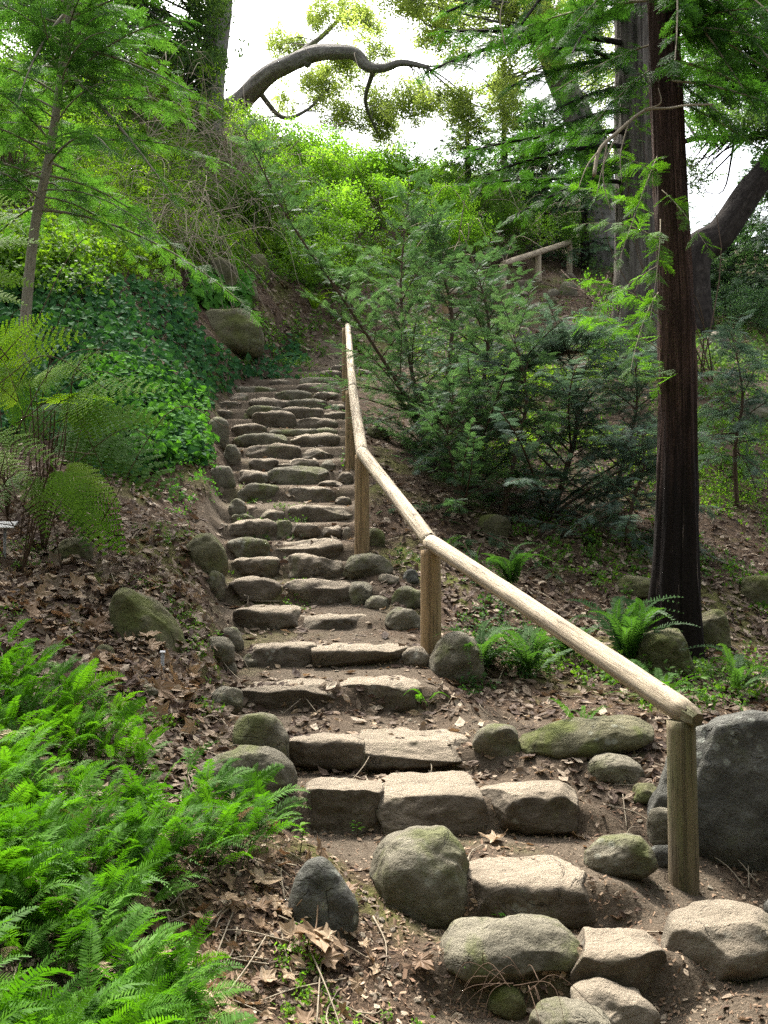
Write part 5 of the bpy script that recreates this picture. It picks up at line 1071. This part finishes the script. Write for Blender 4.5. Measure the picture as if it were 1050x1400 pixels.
cover('creeper_cover', 26000, (-400, 640, 60, 400), [(-400, 60), (60, 80), (330, 150), (520, 215), (640, 240), (640, 330), (540, 380), (420, 400), (350, 360), (200, 385), (-400, 395)], L_LIME, T_SPRIG, .17, 'loose lime creeper covering the high bank', 'creeper', 91, thr=-.35, lift=.5, ns=.55)
cover('creeper_cover', 15000, (-500, 640, 60, 420), None, L_MID, T_SPRIG, .16, 'mid green scrub covering the high bank', 'scrub', 92, thr=-.12, lift=.4, ns=.7)
cover('creeper_cover', 12000, (560, 1500, 220, 520), None, L_FARG, T_SPRIG, .17, 'dark scrub covering the far slope', 'scrub', 93, thr=-.02, lift=.4, ns=.5)

cover('creeper_cover', 6500, (300, 700, 170, 400), [(320, 170), (450, 190), (600, 230), (690, 300), (600, 370), (470, 400), (380, 370), (330, 300)], L_MID, T_SPRIG, .16, 'green low shrubs running over the crest', 'shrubs', 94, thr=-.2, lift=.6, ns=.6)
# ------------------------------------------------------------------ dry leaves
def litter(name, n, box, poly, leaf, temps, size, label, seed, pmax=1.0, lift=.012, tilt=.35, thr=None, szj=(.5, 1.5), ns=1.6, cat='leaf litter'):
    rg = np.random.RandomState(seed); P, px, py = scatter(n, *box, rg, poly); pm = pathat(P[:, 0], P[:, 1]); k = rg.rand(len(P)) > pm * pmax
    if thr is not None: k &= fbm(P * ns + seed, 3) + rg.normal(0, .25, len(P)) > thr
    P = P[k]; k = len(P); U = nrm(Hn(P[:, 0], P[:, 1]) + rg.normal(0, tilt, (k, 3))); X = rdir(k, -.2, .2, rg); X = nrm(X - U * (X * U).sum(1, keepdims=True))
    F = MB(); replicate(F, temps, frames(X, U, size * rg.uniform(*szj, k)), P + U * lift * rg.uniform(.3, 2.2, (k, 1)), rg); o = F.build(name, leaf, smooth=False); tag(o, label, cat, kind='stuff'); return o
litter('leaf_litter', 26000, (-500, 1550, 330, 1100), None, L_DRY, T_DRY, .072, 'brown dry leaves strewn over both slopes', 101, .93)
litter('leaf_litter', 5200, (-300, 420, 640, 1000), [(-300, 640), (60, 690), (240, 660), (300, 760), (310, 960), (250, 1000), (100, 900), (-300, 880)], L_DRY, T_DRY + T_DRY + T_SYC, .06, 'thick curled dry leaves on the left bank above the ferns', 102, .8, lift=.03, tilt=.6)
litter('leaf_litter', 1300, (-100, 520, 760, 1040), [(-100, 780), (200, 800), (260, 920), (280, 1010), (200, 980), (60, 880)], L_DRYD, T_SYC + T_DRY, .07, 'pale sycamore leaves lying above the fern bank', 103, .9, lift=.04, tilt=.5)
litter('leaf_litter', 5200, (520, 1300, 640, 1000), [(520, 640), (1300, 640), (1300, 1000), (880, 960), (640, 880), (560, 740)], L_DRY, T_DRY, .07, 'brown leaf litter under the firs right of the rail', 104, .7, lift=.02, tilt=.5)
litter('leaf_litter', 5000, (-200, 1300, 1000, 1500), None, L_DRY, T_DRY, .032, 'small dry leaves on the soil of the foreground', 105, .88, lift=.006)
litter('leaf_litter', 230, (180, 560, 1100, 1460), [(180, 1180), (400, 1120), (470, 1200), (520, 1330), (420, 1440), (150, 1440)], L_DRYD, T_SYC + T_DRY[:3], .06, 'big pale dry leaves between the ferns and the pointed boulder', 106, .9, lift=.03, tilt=.55, szj=(.4, 1.2))
litter('leaf_litter', 500, (260, 760, 860, 1060), None, L_DRYD, T_DRY, .06, 'pale leaves drifted on the treads of the lower steps', 107, .3, thr=.25, lift=.01, ns=2.2)
litter('leaf_litter', 4200, (250, 900, 480, 1350), None, L_DRYD, T_DRY, .03, 'crumbs of dry leaves on the trodden steps', 108, .25, thr=.1, lift=.005)
litter('leaf_litter', 24000, (150, 1100, 620, 1450), None, L_CHIP, T_CHIP, .016, 'bark chips and needles strewn over the path', 109, .2, lift=.003, tilt=.5, cat='bark chips')
litter('leaf_litter', 4200, (-100, 1100, 950, 1450), None, L_CHIP, T_CHIP, .03, 'woody bits in the dark duff beside the path', 110, .93, lift=.005, tilt=.5, cat='bark chips')
cover('low_weeds', 7000, (900, 1500, 380, 660), None, L_MID, T_SPRIG, .11, 'dense low green growth on the right slope', 'weeds', 96, thr=-.2, lift=.15)
litter('leaf_litter', 4200, (300, 1200, 330, 520), None, L_DRY, T_DRY, .10, 'dry leaves on the bank beyond the head of the stair', 111, .9, lift=.03, tilt=.5)
cover('low_weeds', 1600, (330, 640, 360, 520), None, L_MID, T_SPRIG, .12, 'low green growth around the head of the stair', 'weeds', 95, thr=.1, lift=.12)
V8, Q8 = CS[12]; T_PEB = []
for q in range(4):
    v_, q_ = rock_shape((1, .8, .55), 900 + q, res=12, cuts=5); T_PEB.append((v_, np.zeros((0, 3), int), q_))
cover('gravel', 1500, (250, 1100, 480, 1450), None, M_TAN, T_PEB, .022, 'small loose pebbles lying on the trodden soil', 'pebbles', 97, thr=.0, lift=.002, tilt=.2, ns=2.4, szj=(.4, 1.5))
rg = np.random.RandomState(5); F = MB(); P, px, py = scatter(700, -100, 1100, 620, 1420, rg); P = P[pathat(P[:, 0], P[:, 1]) < .6]
for p in P[:330]:
    d = rdir(1, -.15, .15, rg)[0]; L = rg.uniform(.1, .45); A = p - d * L / 2; B = p + d * L / 2; A[2] = H(A[0], A[1]) + .01; B[2] = H(B[0], B[1]) + .012; m = (A + B) / 2 + rg.normal(0, .02, 3); m[2] = max(m[2], H(m[0], m[1]) + .015)
    V, T, Q, uv = tube(smoothpath([A, m, B], 7), np.linspace(.004, .002, 7), 4); F.add(V, T, Q, 0, uv)
o = F.build('fallen_twigs', M_TWIG); tag(o, 'thin dead twigs lying over the leaf litter', 'twigs', kind='stuff')
# single leaves that stand out
def bigleaf(px, py, size, seed, label, rz=0, tip=.3, mt=None, up=.02, curl=.5):
    p = hit([px], [py])[0]; V, T, Q = dry(seed, 5, curl); rg = np.random.RandomState(seed)
    # subdivide by midpoint on the rings is not needed: add a stalk
    m = MB(); m.add(V, T, Q, rg.rand()); s, t2, q2, uv = tube(smoothpath([[-.08, 0, -.02], [-.4, .05, .12], [-.75, .02, .38]], 8), .02, 5); m.add(s, t2, q2, .3)
    o = m.build('dry_leaf', mt or L_DRYD, smooth=False); n = Hn(np.array([p[0]]), np.array([p[1]]))[0]; o.location = (p[0], p[1], p[2] + up); o.scale = (size,) * 3
    o.rotation_euler = (tip, .25, rz); tag(o, label, 'dry leaf', 'large dry leaves'); return o
bigleaf(432, 1300, .135, 3, 'large curled tan sycamore leaf in front of the dark pointed boulder', -1.3, -.45, up=.06, curl=.3)
bigleaf(400, 1258, .09, 5, 'rolled tan leaf with an upright stalk left of the pointed boulder', 2.2, .2, up=.04)
bigleaf(355, 1215, .10, 6, 'brown lobed leaf upper left of the pointed boulder', .6, .3, up=.04)
bigleaf(575, 1325, .07, 7, 'twisted dry leaf on dark soil below the big rounded boulder', -.8, .3, up=.02)
bigleaf(785, 1135, .08, 8, 'pale dry leaf pair lying right of the second step', .3, .1, up=.012)
bigleaf(760, 1122, .075, 9, 'grey tan leaf on the dirt behind the second step', 1.9, .1, up=.012)
bigleaf(680, 1152, .08, 10, 'flat pale leaf at the back of the second step', 2.9, .05, up=.02)
bigleaf(502, 1042, .08, 11, 'orange tan leaf on the dirt below the fourth step', 2.0, .1, up=.015)
bigleaf(845, 1250, .04, 12, 'small pink brown leaf on the dirt below the end post', 2.0, .1, up=.01)
bigleaf(310, 1070, .09, 13, 'pale leaf resting against the moss-topped boulder', 1.0, .3, up=.03)
def sprig(px, py, h, n, sz, leaf, label, seed, Y=None):
    rg = np.random.RandomState(seed); p = hit([px], [py])[0]; e = empty('seedling', p); W, F = MB(), MB(); V, T, Q, uv = tube(smoothpath([[0, 0, -.02], [.01, 0, h * .5], [rg.uniform(-.03, .03), 0, h]], 8), np.linspace(.003, .0015, 8), 5); W.add(V, T, Q, 0, uv)
    z = rg.uniform(.35, 1, n) * h; a = rg.uniform(0, 6.28, n); D = np.stack([np.cos(a), np.sin(a), rg.uniform(0, .5, n)], 1); P = np.stack([np.cos(a) * .005, np.sin(a) * .005, z], 1)
    replicate(F, [lance([0, 0, 0], (1, 0), 1, .55, 0, .1, .2)], frames(D, np.array([[0, 0, 1.0]]).repeat(n, 0), sz * rg.uniform(.6, 1.2, n)), P, rg); W.build('stem', M_TWIGD, e); F.build('leaves', leaf, e, smooth=False); tag(e, label, 'seedling', 'seedlings')
sprig(487, 1140, .09, 9, .035, L_FERN, 'small green seedling below the left stone of the third step', 1)
sprig(682, 1275, .13, 12, .03, L_FERN, 'green seedling on the long grey boulder left of the lowest step', 2)
sprig(640, 1350, .08, 9, .025, L_BRIGHT, 'bright seedling among twigs left of the small mossy stone', 3)
sprig(410, 1165, .12, 12, .04, L_BRIGHT, 'yellow green seedling between the ferns and the pointed boulder', 4)
sprig(470, 640, .2, 12, .06, L_FERN, 'weed growing beside the fourth post', 5)
sprig(300, 890, .15, 12, .05, L_FERN, 'green seedling on the mossy strip left of the sixth step', 6)
# unseen leaf canopy, added behind and beside the viewer to shade the near slope
rg = np.random.RandomState(99); F = MB(); n = 2600
P = np.concatenate([np.stack([rg.uniform(-11, 11, n), rg.uniform(-9, -.5, n), rg.uniform(4.5, 8, n)], 1), np.stack([rg.uniform(-11, 11, 1300), rg.uniform(-10, -7, 1300), rg.uniform(.5, 8, 1300)], 1),
                    np.stack([rg.uniform(-12, -7.5, 900), rg.uniform(-8, 5, 900), rg.uniform(3, 9, 900)], 1), np.stack([rg.uniform(8, 12, 900), rg.uniform(-8, 7, 900), rg.uniform(1, 8, 900)], 1)])
replicate(F, T_CLUMP, frames(rdir(len(P), -.5, .5, rg), rdir(len(P), 0, 1, rg), rg.uniform(.9, 1.7, len(P))), P, rg); o = F.build('shade_canopy', L_FARG, smooth=False); tag(o, 'unseen leaf canopy added to shade the foot of the stair', 'canopy', kind='stuff')
print('TRIS', sum(len(o.data.polygons) for o in SC.objects if o.type == 'MESH'))
